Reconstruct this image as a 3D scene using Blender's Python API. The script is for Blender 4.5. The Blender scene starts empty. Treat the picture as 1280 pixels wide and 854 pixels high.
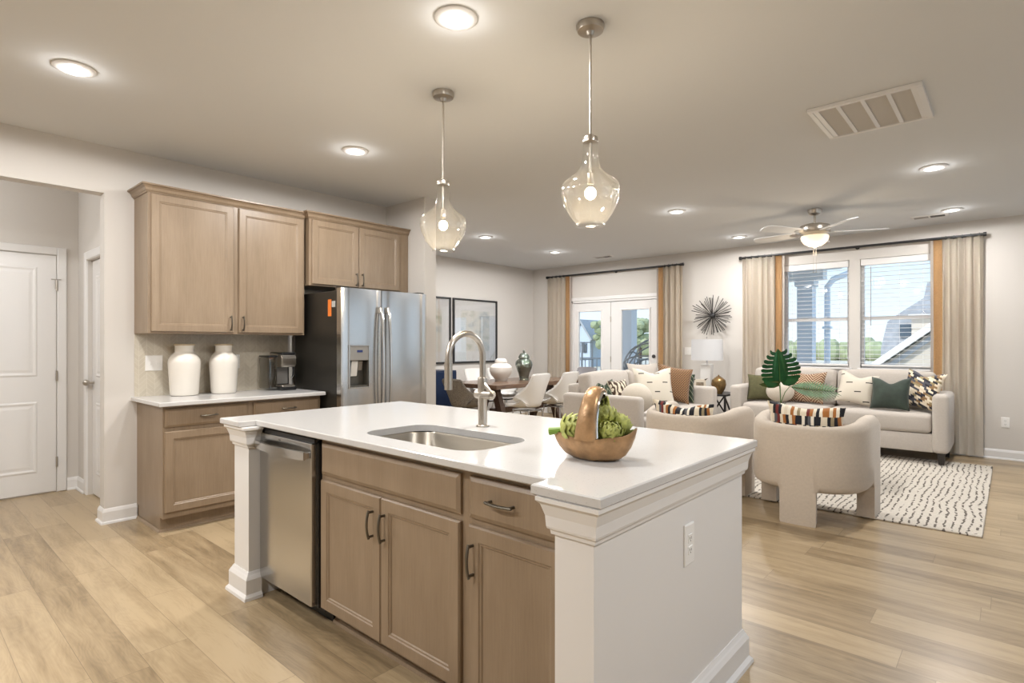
import bpy, bmesh, math, random
from mathutils import Vector, Matrix
R = math.radians
random.seed(7)
S = bpy.context.scene
COL = S.collection

# ------------------------------------------------------------ camera, sky, sun, exposure
YAW = math.atan2(624, 702)
cam_d = bpy.data.cameras.new('camera'); cam = bpy.data.objects.new('camera', cam_d); COL.objects.link(cam)
cam.location = (0, 0, 1.31); cam.rotation_euler = (math.pi/2, 0, YAW)
cam_d.sensor_width = 36; cam_d.lens = 36*702/1280; cam_d.shift_y = 3.5/1280; cam_d.clip_start = 0.05; cam_d.clip_end = 500
S.camera = cam
S.view_settings.view_transform = 'Standard'; S.view_settings.look = 'None'
S.view_settings.gamma = 1; S.view_settings.use_curve_mapping = False
S.view_settings.exposure = 0.55
CAN_W = 12.0; CAN_DOME_W = 29.0; CAN_GLOW_W = .7; CAN_COL = (1.0, .985, .965)
SKY_STRENGTH = .93; SUN_W = 2.2
S.cycles.use_denoising = True
S.cycles.max_bounces = 10; S.cycles.diffuse_bounces = 6; S.cycles.transparent_max_bounces = 24; S.cycles.sample_clamp_indirect = 2; S.cycles.caustics_reflective = False; S.cycles.caustics_refractive = False; S.cycles.blur_glossy = 1.0
W = bpy.data.worlds.new('sky'); S.world = W; W.use_nodes = True
nt = W.node_tree; nt.nodes.clear()
o_ = nt.nodes.new('ShaderNodeOutputWorld'); b_ = nt.nodes.new('ShaderNodeBackground'); t_ = nt.nodes.new('ShaderNodeTexCoord')
sx_ = nt.nodes.new('ShaderNodeSeparateXYZ'); r_ = nt.nodes.new('ShaderNodeValToRGB')
nt.links.new(t_.outputs['Generated'], sx_.inputs[0]); nt.links.new(sx_.outputs['Z'], r_.inputs[0])
nt.links.new(r_.outputs[0], b_.inputs[0]); nt.links.new(b_.outputs[0], o_.inputs[0])
r_.color_ramp.elements[0].position = 0.0; r_.color_ramp.elements[0].color = (.80, .90, 1.0, 1)
r_.color_ramp.elements[1].position = .45; r_.color_ramp.elements[1].color = (.42, .66, 1.0, 1)
e_ = r_.color_ramp.elements.new(.12); e_.color = (.66, .83, 1.0, 1)
b_.inputs[1].default_value = SKY_STRENGTH
sl = bpy.data.lights.new('sun', 'SUN'); sl.energy = SUN_W; sl.angle = R(1); sl.color = (1, .95, .87)
so = bpy.data.objects.new('sun', sl); COL.objects.link(so); so.rotation_euler = (R(48), 0, R(-24))

# ------------------------------------------------------------ helpers: objects
def root_loc(p):
    while p.parent: p = p.parent
    return p
def obj(name, bm, m, parent=None, world=False, smooth=False, auto=35):
    """links a bmesh as ONE mesh object; world=True: verts are world coordinates"""
    if world and parent is not None:
        bm.transform(root_loc(parent).matrix_basis.inverted())
    bmesh.ops.recalc_face_normals(bm, faces=bm.faces)
    if smooth:
        for f in bm.faces: f.smooth = True
        for e in bm.edges:
            if len(e.link_faces) == 2 and e.calc_face_angle(0) > R(auto): e.smooth = False
    me = bpy.data.meshes.new(name); bm.to_mesh(me); bm.free()
    if m is not None: me.materials.append(m)
    o = bpy.data.objects.new(name, me); COL.objects.link(o)
    if parent is not None: o.parent = parent
    return o
def tag(o, label, cat, group=None):
    o['label'] = label; o['category'] = cat
    if group: o['group'] = group
    return o
def thing(name, label, cat, loc=(0, 0, 0), rz=0, group=None):
    o = bpy.data.objects.new(name, None); COL.objects.link(o); o.empty_display_size = .1
    o.location = loc; o.rotation_euler = (0, 0, rz)
    o.matrix_basis = Matrix.Translation(loc) @ Matrix.Rotation(rz, 4, 'Z')
    return tag(o, label, cat, group)
def struct(name, bm, m, parent=None, smooth=False):
    o = obj(name, bm, m, parent, smooth=smooth)
    if parent is None: o['kind'] = 'structure'
    return o
def dup(o, parent=None):
    c = o.copy(); COL.objects.link(c)
    if parent is not None: c.parent = parent
    for ch in list(o.children): dup(ch, c)
    return c
def dup_at(o, loc, rz, label):
    c = dup(o); c.matrix_basis = Matrix.Translation(loc) @ Matrix.Rotation(rz, 4, 'Z'); c['label'] = label
    return c

# ------------------------------------------------------------ helpers: shapes
def new(): return bmesh.new()
def bx(bm, x0, x1, y0, y1, z0, z1, bev=0, seg=2):
    vs = [bm.verts.new((x, y, z)) for x in (x0, x1) for y in (y0, y1) for z in (z0, z1)]
    fs = [bm.faces.new([vs[i] for i in q]) for q in ((0, 1, 3, 2), (4, 6, 7, 5), (0, 4, 5, 1), (2, 3, 7, 6), (0, 2, 6, 4), (1, 5, 7, 3))]
    if bev:
        es = {e for f in fs for e in f.edges}
        bmesh.ops.bevel(bm, geom=list(es), offset=bev, segments=seg, affect='EDGES', profile=.5)
    return bm
def box(*a, **k): return bx(new(), *a, **k)
def rings(bm, rs, cap0=True, cap1=True, closed=True):
    vr = [[bm.verts.new(p) for p in r] for r in rs]
    n = len(vr[0])
    for a, b in zip(vr, vr[1:]):
        for i in range(n if closed else n-1):
            j = (i+1) % n
            bm.faces.new((a[i], a[j], b[j], b[i]))
    if cap0: bm.faces.new(vr[0][::-1])
    if cap1: bm.faces.new(vr[-1])
    return bm
def lathe(bm, prof, c=(0, 0, 0), n=32, cap0=True, cap1=True):
    return rings(bm, [[(c[0]+r*math.cos(2*math.pi*i/n), c[1]+r*math.sin(2*math.pi*i/n), c[2]+z) for i in range(n)] for r, z in prof], cap0, cap1)
def tube(bm, pts, r, n=10, flat=None, caps=True):
    """sweep along points; r a number or a list; flat=(rx,ry) factors"""
    P = [Vector(p) for p in pts]; m = len(P)
    rr = r if isinstance(r, (list, tuple)) else [r]*m
    t0 = (P[1]-P[0]).normalized()
    ref = Vector((0, 0, 1)) if abs(t0.z) < .9 else Vector((1, 0, 0))
    nrm = (ref - t0*ref.dot(t0)).normalized()
    out = []
    for i in range(m):
        t = ((P[min(i+1, m-1)]-P[i]).normalized() + (P[i]-P[max(i-1, 0)]).normalized())
        t = t.normalized() if t.length > 1e-6 else t0
        nrm = (nrm - t*nrm.dot(t)).normalized(); bn = t.cross(nrm)
        fx, fy = flat or (1, 1)
        out.append([P[i] + (nrm*math.cos(2*math.pi*k/n)*fx + bn*math.sin(2*math.pi*k/n)*fy)*rr[i] for k in range(n)])
    return rings(bm, out, caps, caps)
def cyl(bm, a, b, r, n=16): return tube(bm, [a, b], r, n)
def prism(bm, poly, h0, h1, axis='z'):
    f = {'z': lambda p, h: (p[0], p[1], h), 'y': lambda p, h: (p[0], h, p[1]), 'x': lambda p, h: (h, p[0], p[1])}[axis]
    return rings(bm, [[f(p, h0) for p in poly], [f(p, h1) for p in poly]])
def offset_path(path, d, closed=False):
    n = len(path); out = []
    for i in range(n):
        p = Vector(path[i]); ns = []
        segs = []
        if closed or i > 0: segs.append((Vector(path[i-1]), p))
        if closed or i < n-1: segs.append((p, Vector(path[(i+1) % n])))
        for a, b in segs:
            t = (b-a).normalized(); ns.append(Vector((t.y, -t.x)))
        if len(ns) == 1: q = p + ns[0]*d
        else:
            m = ns[0]+ns[1]; m = m/(1+ns[0].dot(ns[1])); q = p + m*d
        out.append((q.x, q.y))
    return out
def mold(bm, path, prof, closed=False):
    """profile [(out, z)] swept along a plan path with mitred corners; out is to the right of travel"""
    pp = [offset_path(path, d, closed) for d, z in prof]
    secs = [[(pp[k][i][0], pp[k][i][1], prof[k][1]) for k in range(len(prof))] for i in range(len(path))]
    if closed: secs.append(secs[0])
    return rings(bm, secs, not closed, not closed)
def panel(bm, mapf, u0, u1, v0, v1, prof):
    rs = []
    for ins, w in prof:
        rs.append([mapf(u0+ins, v0+ins, w), mapf(u1-ins, v0+ins, w), mapf(u1-ins, v1-ins, w), mapf(u0+ins, v1-ins, w)])
    return rings(bm, rs)
def rrect(x0, x1, y0, y1, r, n=6):
    pts = []
    for cx, cy, a0 in ((x1-r, y1-r, 0), (x0+r, y1-r, 90), (x0+r, y0+r, 180), (x1-r, y0+r, 270)):
        for i in range(n+1):
            a = R(a0+90*i/n); pts.append((cx+r*math.cos(a), cy+r*math.sin(a)))
    return pts
def sphere(bm, c, r, sc=(1, 1, 1), nu=20, nv=12):
    rs = []
    for j in range(1, nv):
        a = math.pi*j/nv - math.pi/2
        rs.append([(c[0]+r*sc[0]*math.cos(a)*math.cos(2*math.pi*i/nu), c[1]+r*sc[1]*math.cos(a)*math.sin(2*math.pi*i/nu), c[2]+r*sc[2]*math.sin(a)) for i in range(nu)])
    return rings(bm, rs)

# ------------------------------------------------------------ materials
MATS = {}
class G:
    """small node-graph builder"""
    def __init__(s, name):
        s.m = bpy.data.materials.new(name); s.m.use_nodes = True; s.t = s.m.node_tree; s.t.nodes.clear()
        s.o = s.n('ShaderNodeOutputMaterial')
    def n(s, typ, **k):
        x = s.t.nodes.new(typ)
        for a, v in k.items(): setattr(x, a, v)
        return x
    def l(s, a, b): s.t.links.new(a, b)
    def val(s, sock, v):
        if hasattr(v, 'is_output') or isinstance(v, bpy.types.NodeSocket): s.l(v, sock)
        else: sock.default_value = v
    def math(s, op, a, b=0.0, c=None):
        x = s.n('ShaderNodeMath', operation=op); s.val(x.inputs[0], a); s.val(x.inputs[1], b)
        if c is not None: s.val(x.inputs[2], c)
        return x.outputs[0]
    def coord(s):
        t = s.n('ShaderNodeTexCoord'); x = s.n('ShaderNodeSeparateXYZ'); s.l(t.outputs['Object'], x.inputs[0])
        return t.outputs['Object'], x.outputs[0], x.outputs[1], x.outputs[2]
    def comb(s, x, y, z):
        c = s.n('ShaderNodeCombineXYZ'); s.val(c.inputs[0], x); s.val(c.inputs[1], y); s.val(c.inputs[2], z); return c.outputs[0]
    def noise(s, vec, scale, detail=4, rough=.55):
        x = s.n('ShaderNodeTexNoise'); s.l(vec, x.inputs['Vector']); x.inputs['Scale'].default_value = scale
        x.inputs['Detail'].default_value = detail; x.inputs['Roughness'].default_value = rough; return x.outputs[0]
    def white(s, vec):
        x = s.n('ShaderNodeTexWhiteNoise', noise_dimensions='3D'); s.l(vec, x.inputs['Vector']); return x.outputs['Value']
    def mapv(s, vec, sc):
        x = s.n('ShaderNodeMapping'); s.l(vec, x.inputs[0]); x.inputs['Scale'].default_value = sc; return x.outputs[0]
    def ramp(s, f, stops, interp='LINEAR'):
        x = s.n('ShaderNodeValToRGB'); s.l(f, x.inputs[0]); x.color_ramp.interpolation = interp
        els = x.color_ramp.elements
        for p_, c in stops[1:-1]: els.new(p_)
        els[0].position = stops[0][0]; els[-1].position = stops[-1][0]
        for e, (p_, c) in zip(sorted(els, key=lambda q: q.position), stops): e.color = (*c, 1)
        return x.outputs[0]
    def mix(s, f, a, b, mode='MIX'):
        x = s.n('ShaderNodeMix', data_type='RGBA', blend_type=mode); s.val(x.inputs[0], f)
        for i, v in ((6, a), (7, b)):
            if isinstance(v, tuple): x.inputs[i].default_value = (*v, 1)
            else: s.l(v, x.inputs[i])
        return x.outputs[2]
    def bsdf(s, col, rough=.5, metal=0., bump=None, bs=.2, bd=.01, coat=0, sheen=0, spec=.5):
        p = s.n('ShaderNodeBsdfPrincipled')
        if isinstance(col, tuple): p.inputs['Base Color'].default_value = (*col, 1)
        else: s.l(col, p.inputs['Base Color'])
        s.val(p.inputs['Roughness'], rough); p.inputs['Metallic'].default_value = metal
        p.inputs['Coat Weight'].default_value = coat; p.inputs['Sheen Weight'].default_value = sheen
        p.inputs['Specular IOR Level'].default_value = spec
        if bump is not None:
            b = s.n('ShaderNodeBump'); b.inputs['Strength'].default_value = bs; b.inputs['Distance'].default_value = bd
            s.l(bump, b.inputs['Height']); s.l(b.outputs[0], p.inputs['Normal'])
        s.l(p.outputs[0], s.o.inputs[0]); s.p = p
        return s.m
def srgb(r, g, b):
    f = lambda c: (c/255/12.92) if c <= 10 else ((c/255+.055)/1.055)**2.4
    return (f(r), f(g), f(b))
def mat(name, col, rough=.5, metal=0., var=.0, vs=6, bump=0, bscale=200, stretch=(1, 1, 1), coat=0, sheen=0, spec=.5):
    if name in MATS: return MATS[name]
    g = G(name); v, x, y, z = g.coord(); c = col; b = None
    mv = g.mapv(v, stretch)
    if var:
        c = g.ramp(g.noise(mv, vs), [(.3, tuple(k*(1-var) for k in col)), (.7, tuple(min(1, k*(1+var)) for k in col))])
    if bump: b = g.noise(mv, bscale, 3)
    MATS[name] = g.bsdf(c, rough, metal, b, bump, .004, coat, sheen, spec)
    return MATS[name]
def emit(name, col, s):
    g = G(name); e = g.n('ShaderNodeEmission'); e.inputs[0].default_value = (*col, 1); e.inputs[1].default_value = s
    g.l(e.outputs[0], g.o.inputs[0]); g.m.cycles.emission_sampling = 'NONE'; return g.m
def glass(name, tint=(1, 1, 1), base=.04, edge=.5, seed=False):
    g = G(name); tr = g.n('ShaderNodeBsdfTransparent'); tr.inputs[0].default_value = (*tint, 1)
    gl = g.n('ShaderNodeBsdfGlossy'); gl.inputs['Roughness'].default_value = .02
    lw = g.n('ShaderNodeLayerWeight'); lw.inputs[0].default_value = .25
    f = g.math('MULTIPLY_ADD', lw.outputs['Facing'], edge, base)
    if seed:
        v, x, y, z = g.coord(); vo = g.n('ShaderNodeTexVoronoi'); g.l(v, vo.inputs[0]); vo.inputs['Scale'].default_value = 130
        bub = g.math('LESS_THAN', vo.outputs['Distance'], .13)
        f = g.math('MAXIMUM', f, g.math('MULTIPLY', bub, .35))
    body = tr.outputs[0]
    if seed:
        tl = g.n('ShaderNodeBsdfTranslucent'); tl.inputs[0].default_value = (.95, .95, .93, 1); ms = g.n('ShaderNodeMixShader')
        g.l(g.math('MULTIPLY_ADD', bub, .11, .02), ms.inputs[0]); g.l(body, ms.inputs[1]); g.l(tl.outputs[0], ms.inputs[2]); body = ms.outputs[0]
    mx = g.n('ShaderNodeMixShader'); g.l(f, mx.inputs[0]); g.l(body, mx.inputs[1]); g.l(gl.outputs[0], mx.inputs[2])
    g.l(mx.outputs[0], g.o.inputs[0]); return g.m

M_wall = mat('wall paint', (.59, .56, .525), .75, bump=.04, bscale=300)
M_ceil = mat('ceiling paint', (.675, .69, .705), .85, bump=.04, bscale=250)
M_trim = mat('white trim paint', (.72, .71, .70), .35)
M_island = mat('white island paint', (.70, .685, .67), .4)
M_black = mat('black metal', (.015, .015, .016), .4)
M_blackpl = mat('black plastic', (.012, .012, .013), .25)
M_pewter = mat('pewter pull', (.16, .145, .12), .33, 1)
M_nickel = mat('brushed nickel', (.48, .44, .39), .3, 1, bump=.02)
M_chrome = mat('chrome', (.6, .6, .6), .12, 1)
M_white = mat('white plastic', (.78, .77, .75), .35)
M_linen = mat('oatmeal upholstery', (.49, .42, .345), .9, var=.05, vs=60, bump=.25, bscale=500, sheen=.2)
M_linen2 = mat('pale linen upholstery', (.46, .415, .37), .9, var=.04, vs=60, bump=.2, bscale=500, sheen=.2)
M_cream = mat('cream boucle', (.56, .50, .42), .95, var=.05, vs=90, bump=.4, bscale=160)
M_dkwood = mat('dark walnut', (.095, .055, .035), .35, var=.3, vs=6, stretch=(1, 8, 8))
M_darkleg = mat('espresso wood', (.02, .015, .012), .4)
M_glass = glass('window glass', (.98, .99, 1), .006, .12)
M_lampglass = glass('clear seeded glass', (.97, .97, .95), .05, .6, True)
M_concrete = mat('white ceramic', (.70, .66, .60), .22, bump=.05, bscale=25, coat=.3)

def wood_cab():
    g = G('greige maple'); v, x, y, z = g.coord()
    f1 = g.noise(g.mapv(v, (3, 3, .8)), 3, 5); f2 = g.noise(g.mapv(v, (40, 40, 2)), 3, 3)
    f = g.math('ADD', g.math('MULTIPLY', f1, .65), g.math('MULTIPLY', f2, .35))
    c = g.ramp(f, [(.30, (.205, .146, .093)), (.5, (.246, .179, .118)), (.7, (.285, .212, .144))])
    return g.bsdf(c, .38, 0, f2, .04, .002)
M_cab = wood_cab()
def steel():
    g = G('stainless steel'); v, x, y, z = g.coord()
    n = g.noise(g.mapv(v, (2, 2, 300)), 3, 2)
    return g.bsdf((.56, .555, .545), g.math('MULTIPLY_ADD', n, .07, .16), 1)
M_steel = steel()
def quartz():
    g = G('white quartz'); v, x, y, z = g.coord()
    vo = g.n('ShaderNodeTexVoronoi'); g.l(v, vo.inputs[0]); vo.inputs['Scale'].default_value = 110
    sp = g.math('LESS_THAN', vo.outputs['Distance'], .2); w = g.math('GREATER_THAN', g.white(vo.outputs['Position']), .6)
    c = g.mix(g.math('MULTIPLY', g.math('MULTIPLY', sp, w), .35), (.535, .525, .515), (.28, .265, .24))
    return g.bsdf(c, .17, 0, spec=.5)
M_quartz = quartz()
def floor_mat():
    g = G('oak plank floor'); v, x, y, z = g.coord()
    pw, pl = .182, 1.22
    row = g.math('FLOOR', g.math('DIVIDE', y, pw))
    off = g.white(g.comb(row, 3.3, 0)); xs = g.math('ADD', g.math('DIVIDE', x, pl), g.math('MULTIPLY', off, 7))
    pid = g.math('FLOOR', xs); rnd = g.white(g.comb(row, pid, 1.7)); rnd2 = g.white(g.comb(row, pid, 9.1))
    vv = g.comb(g.math('ADD', x, g.math('MULTIPLY', rnd, 40)), g.math('ADD', y, g.math('MULTIPLY', rnd2, 40)), 0)
    gr = g.noise(g.mapv(vv, (.8, 7, 1)), 2.2, 6, .62); fine = g.noise(g.mapv(vv, (3, 70, 1)), 3, 4)
    warp = g.noise(g.mapv(vv, (1.1, 3.2, 1)), 1.5, 2)
    wv = g.math('SINE', g.math('MULTIPLY', g.math('ADD', y, g.math('MULTIPLY', warp, .55)), 210))
    f = g.math('ADD', g.math('MULTIPLY', gr, .58), g.math('ADD', g.math('MULTIPLY', fine, .14), g.math('ADD', g.math('MULTIPLY', rnd, .21), g.math('MULTIPLY', wv, .016))))
    c = g.ramp(f, [(.26, (.17, .120, .066)), (.42, (.31, .227, .132)), (.56, (.405, .307, .187)), (.85, (.415, .315, .193))])
    fy = g.math('FRACT', g.math('DIVIDE', y, pw)); fx = g.math('FRACT', xs)
    seam = g.math('MAXIMUM', g.math('LESS_THAN', fy, .012), g.math('LESS_THAN', fx, .0018))
    c = g.mix(g.math('MULTIPLY', seam, .7), c, (.12, .085, .05))
    return g.bsdf(c, g.math('MULTIPLY_ADD', gr, .06, .285), 0, spec=.5)
M_floor = floor_mat()
def tile_mat():
    g = G('herringbone tile'); v, x, y, z = g.coord()
    w, h, m = .052, .036, .003
    a = g.math('PINGPONG', y, w); s = g.math('MODULO', g.math('ADD', z, g.math('ADD', a, 10)), h)
    k = g.math('FLOOR', g.math('DIVIDE', g.math('ADD', z, g.math('ADD', a, 10)), h)); cid = g.math('FLOOR', g.math('DIVIDE', y, w))
    rnd = g.white(g.comb(k, cid, 0))
    mor = g.math('MAXIMUM', g.math('LESS_THAN', s, m), g.math('MAXIMUM', g.math('LESS_THAN', a, m*.5), g.math('GREATER_THAN', a, w-m*.5)))
    c = g.ramp(rnd, [(0, (.49, .44, .355)), (1, (.55, .50, .41))])
    c = g.mix(mor, c, (.60, .555, .475))
    return g.bsdf(c, g.math('MULTIPLY_ADD', mor, .3, .30), 0, g.math('SUBTRACT', 1, mor), .3, .002)
M_tile = tile_mat()
def rug_mat():
    g = G('cream dashed rug'); v, x, y, z = g.coord()
    n1 = g.noise(g.mapv(v, (1, 1, 1)), 1.6, 2); n2 = g.noise(v, 14, 2)
    xx = g.math('ADD', x, g.math('ADD', g.math('MULTIPLY', n1, .10), g.math('MULTIPLY', n2, .035)))
    fr = g.math('FRACT', g.math('DIVIDE', xx, .047)); rid = g.math('FLOOR', g.math('DIVIDE', xx, .047))
    dn = g.noise(g.comb(g.math('MULTIPLY', rid, 3.7), g.math('MULTIPLY', y, 13), 0), 1.3, 4)
    da = g.math('GREATER_THAN', dn, .45); ln = g.math('LESS_THAN', g.math('ABSOLUTE', g.math('SUBTRACT', fr, .5)), g.math('MULTIPLY', dn, .24))
    fz = g.noise(v, 120, 3)
    c = g.ramp(fz, [(.3, (.47, .425, .36)), (.7, (.61, .56, .49))])
    c = g.mix(g.math('MULTIPLY', g.math('MULTIPLY', da, ln), .93), c, (.085, .068, .055))
    return g.bsdf(c, .95, 0, fz, .6, .006)
M_rug = rug_mat()
def pat_mat(name, kind):
    g = G(name); v, x, y, z = g.coord(); nz = g.noise(v, 220, 2)
    if kind == 'mosaic':      # rows of slim coloured blocks
        row = g.math('FLOOR', g.math('DIVIDE', z, .066)); xs = g.math('ADD', g.math('DIVIDE', x, .0215), g.math('MULTIPLY', g.noise(v, 9, 1), .9))
        rn = g.white(g.comb(row, g.math('FLOOR', g.math('ADD', xs, g.math('MULTIPLY', row, .5))), 2))
        c = g.ramp(rn, [(0, (.012, .012, .017)), (.30, (.72, .64, .50)), (.52, (.36, .14, .035)), (.62, (.10, .10, .11)), (.72, (.80, .74, .62)), (.86, (.16, .025, .02)), (.92, (.30, .24, .14))], 'CONSTANT')
    elif kind == 'blocks':    # staggered slanted bricks
        zz = g.math('ADD', z, g.math('MULTIPLY', x, .45)); row = g.math('FLOOR', g.math('DIVIDE', zz, .024))
        rn = g.white(g.comb(row, g.math('FLOOR', g.math('ADD', g.math('DIVIDE', x, .046), g.math('MULTIPLY', row, .5))), 4))
        c = g.ramp(rn, [(0, (.02, .02, .03)), (.28, (.70, .60, .45)), (.5, (.25, .15, .07)), (.62, (.07, .07, .085)), (.75, (.78, .70, .56)), (.9, (.30, .24, .13))], 'CONSTANT')
    elif kind == 'dash':      # cream with sparse dark dashes
        row = g.math('DIVIDE', z, .115); ri = g.math('FLOOR', row); xs = g.math('ADD', g.math('DIVIDE', x, .2), g.math('MULTIPLY', ri, .43))
        a = g.math('LESS_THAN', g.math('ABSOLUTE', g.math('SUBTRACT', g.math('FRACT', row), .5)), .055)
        b = g.math('LESS_THAN', g.math('ABSOLUTE', g.math('SUBTRACT', g.math('FRACT', xs), .5)), .17)
        c = g.mix(g.math('MULTIPLY', a, b), (.62, .565, .475), (.03, .025, .02))
    elif kind == 'weave':     # rust lattice
        d1 = g.math('FRACT', g.math('MULTIPLY', g.math('ADD', x, z), 32)); d2 = g.math('FRACT', g.math('MULTIPLY', g.math('SUBTRACT', x, z), 32))
        k = g.math('MAXIMUM', g.math('LESS_THAN', d1, .35), g.math('LESS_THAN', d2, .35))
        c = g.mix(k, (.095, .042, .016), (.255, .145, .072))
    elif kind == 'leaf':      # green with pale slanted stripes
        d = g.math('FRACT', g.math('MULTIPLY', g.math('ADD', g.math('ABSOLUTE', x), g.math('MULTIPLY', z, .7)), 18))
        c = g.mix(g.math('LESS_THAN', d, .18), (.018, .032, .016), (.26, .27, .19))
    elif kind == 'zebra':
        d = g.math('FRACT', g.math('ADD', g.math('MULTIPLY', x, 14), g.math('MULTIPLY', g.noise(v, 9, 2), 2.5)))
        c = g.mix(g.math('LESS_THAN', d, .5), (.62, .55, .43), (.05, .025, .012))
    elif kind == 'chevron':
        d = g.math('FRACT', g.math('MULTIPLY', g.math('ADD', g.math('PINGPONG', x, .09), z), 30))
        c = g.mix(g.math('LESS_THAN', d, .4), (.16, .07, .035), (.50, .38, .26))
    return g.bsdf(c, .92, 0, nz, .35, .004, sheen=.1)
M_mosaic = pat_mat('mosaic cushion weave', 'mosaic'); M_blocks = pat_mat('brick pattern cushion', 'blocks'); M_dash = pat_mat('cream dashed cushion', 'dash')
M_weave = pat_mat('rust lattice cushion', 'weave'); M_leafp = pat_mat('striped leaf cushion', 'leaf'); M_zebra = pat_mat('zebra cushion', 'zebra'); M_chev = pat_mat('rust chevron cushion', 'chevron')
M_olive = mat('olive cotton', (.085, .08, .034), .9, var=.15, vs=30, bump=.2)
M_velvet = mat('green velvet', (.024, .038, .027), .75, var=.35, vs=9, sheen=.12)

# ------------------------------------------------------------ room shell
H = 2.76; FY = 8.5; WX = -4.94; DX = -7.0; RX = 3.2; NY = -3.2; HX = -6.35; PY = 3.555
struct('floor', box(-8.2, RX+.15, NY-.15, FY+.15, -.12, 0), M_floor)
struct('ceiling', box(-8.2, RX+.15, NY-.15, FY+.15, H, H+.2), M_ceil)
b = new(); bx(b, WX-.12, WX, 1.085, PY, 0, H); bx(b, WX-.12, WX, -.65, 1.085, 2.413, H); bx(b, WX-.12, WX, NY, -.65, 0, H)
struct('wall_left', b, M_wall)
struct('wall_partition', box(DX-.1, -4.31, PY, PY+.145, 0, H), M_wall)
struct('wall_dining', box(DX-.12, DX, PY+.145, FY, 0, H), M_wall)
W1 = (-2.41, -1.60, 1.0, 2.42); W2 = (-1.475, -.70, 1.0, 2.42); FD = (-6.08, -4.31, 0, 2.10)
b = new(); W5 = (.95, 2.95, .9, 2.42)
xs = [DX-.12, FD[0], FD[1], W1[0], W1[1], W2[0], W2[1], W5[0], W5[1], RX+.15]
for i in (0, 2, 4, 6, 8): bx(b, xs[i], xs[i+1], FY, FY+.15, 0, H)
bx(b, FD[0], FD[1], FY, FY+.15, FD[3], H)
for w in (W1, W2, W5): bx(b, w[0], w[1], FY, FY+.15, 0, w[2]); bx(b, w[0], w[1], FY, FY+.15, w[3], H)
struct('wall_far', b, M_wall)
b = new(); bx(b, RX, RX+.15, NY, 1.2, 0, H); bx(b, RX, RX+.15, 4.4, 5.3, 0, H); bx(b, RX, RX+.15, 8.1, FY, 0, H)
for a, c in ((1.2, 4.4), (5.3, 8.1)): bx(b, RX, RX+.15, a, c, 0, .5); bx(b, RX, RX+.15, a, c, 2.4, H)
struct('wall_right', b, M_wall)
struct('wall_near', box(-8.2, RX, NY-.15, NY, 0, H), M_wall)
SD = (-6.0, -5.2, 2.04)
b = new(); bx(b, HX-.12, HX, -1.6, 1.3, 0, H); struct('wall_hall_back', b, M_wall)
b = new(); bx(b, HX, SD[0], 1.2, 1.3, 0, H); bx(b, SD[1], WX-.12, 1.2, 1.3, 0, H); bx(b, SD[0], SD[1], 1.2, 1.3, SD[2], H); struct('wall_hall_side', b, M_wall)
struct('wall_hall_near', box(HX, WX-.12, -1.7, -1.6, 0, H), M_wall)
BB = [(0, 0), (.026, 0), (.024, .012), (.014, .02), (.014, .085), (.008, .102), (.004, .11), (0, .11)]
def base(name, path): struct(name, mold(new(), path, BB), M_trim)
base('baseboard_far', [(FD[1]+.07, FY), (RX, FY)])
base('baseboard_far_corner', [(DX, PY+.145), (DX, FY), (FD[0]-.07, FY)])
base('baseboard_left', [(WX-.12, 1.2), (WX-.12, 1.085), (WX, 1.085), (WX, 1.287)])
base('baseboard_hall', [(HX, 1.115), (HX, 1.2), (SD[0]-.072, 1.2)])
base('baseboard_partition', [(WX+.3, PY), (-4.31, PY), (-4.31, PY+.145)])

# windows with sash, meeting rail, pane
def window(name, w):
    x0, x1, z0, z1 = w; y = FY+.075
    o = struct(name, new(), None)
    o.data.materials.clear()
    fb = new()
    for a in ((x0, x0+.035, z0, z1), (x1-.035, x1, z0, z1), (x0+.035, x1-.035, z0, z0+.05), (x0+.035, x1-.035, z1-.04, z1)): bx(fb, a[0], a[1], y, y+.06, a[2], a[3], .004)
    bx(fb, x0+.035, x1-.035, y-.005, y+.045, 1.625, 1.672, .004)
    obj('sash', fb, M_trim, o)
    obj('pane', box(x0+.03, x1-.03, y+.028, y+.034, z0+.04, z1-.03), M_glass, o)
    obj('sill', box(x0-.03, x1+.03, FY-.03, y, z0-.022, z0+.001, .005), M_trim, o)
window('window_1', W1); window('window_2', W2); window('window_5', W5)
def blind(w, label, side):
    x0, x1, z0, z1 = w; t = thing('window_blind', label, 'window blind', ((x0+x1)/2, FY+.035, z0+.02), 0, 'white slatted window blinds')
    obj('valance', box(x0+.008, x1-.008, FY+.004, FY+.066, z1-.085, z1-.004, .004), M_trim, t, True)
    b = new(); z = z1-.12
    while z > z0+.06:
        n = 4
        rs = []
        for xx in (x0+.012, x1-.012):
            r = []
            for k in range(n+1):
                u = k/n-.5; r.append((xx, FY+.036+u*.05, z+.003*(1-4*u*u)))
            for k in range(n, -1, -1):
                u = k/n-.5; r.append((xx, FY+.036+u*.05, z-.0025+.003*(1-4*u*u)))
            rs.append(r)
        rings(b, rs); z -= .056
    obj('slats', b, M_trim, t, True)
    obj('bottom_rail', box(x0+.012, x1-.012, FY+.012, FY+.06, z0+.025, z0+.05, .004), M_trim, t, True)
    for f in (.14, .55, .86): obj('ladder_cord', cyl(new(), (x0+(x1-x0)*f, FY+.008, z0+.04), (x0+(x1-x0)*f, FY+.008, z1-.09), .0016, 6), M_white, t, True)
    obj('tilt_wand', cyl(new(), (x0+side, FY+.002, z1-.1), (x0+side, FY+.002, 1.55), .005, 8), mat('clear grey wand', (.35, .37, .4), .3), t, True)
blind(W1, 'white slatted blind on the window beside the porch post', .06); blind(W2, 'white slatted blind on the window facing the grey neighbour roof', .12)
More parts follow.
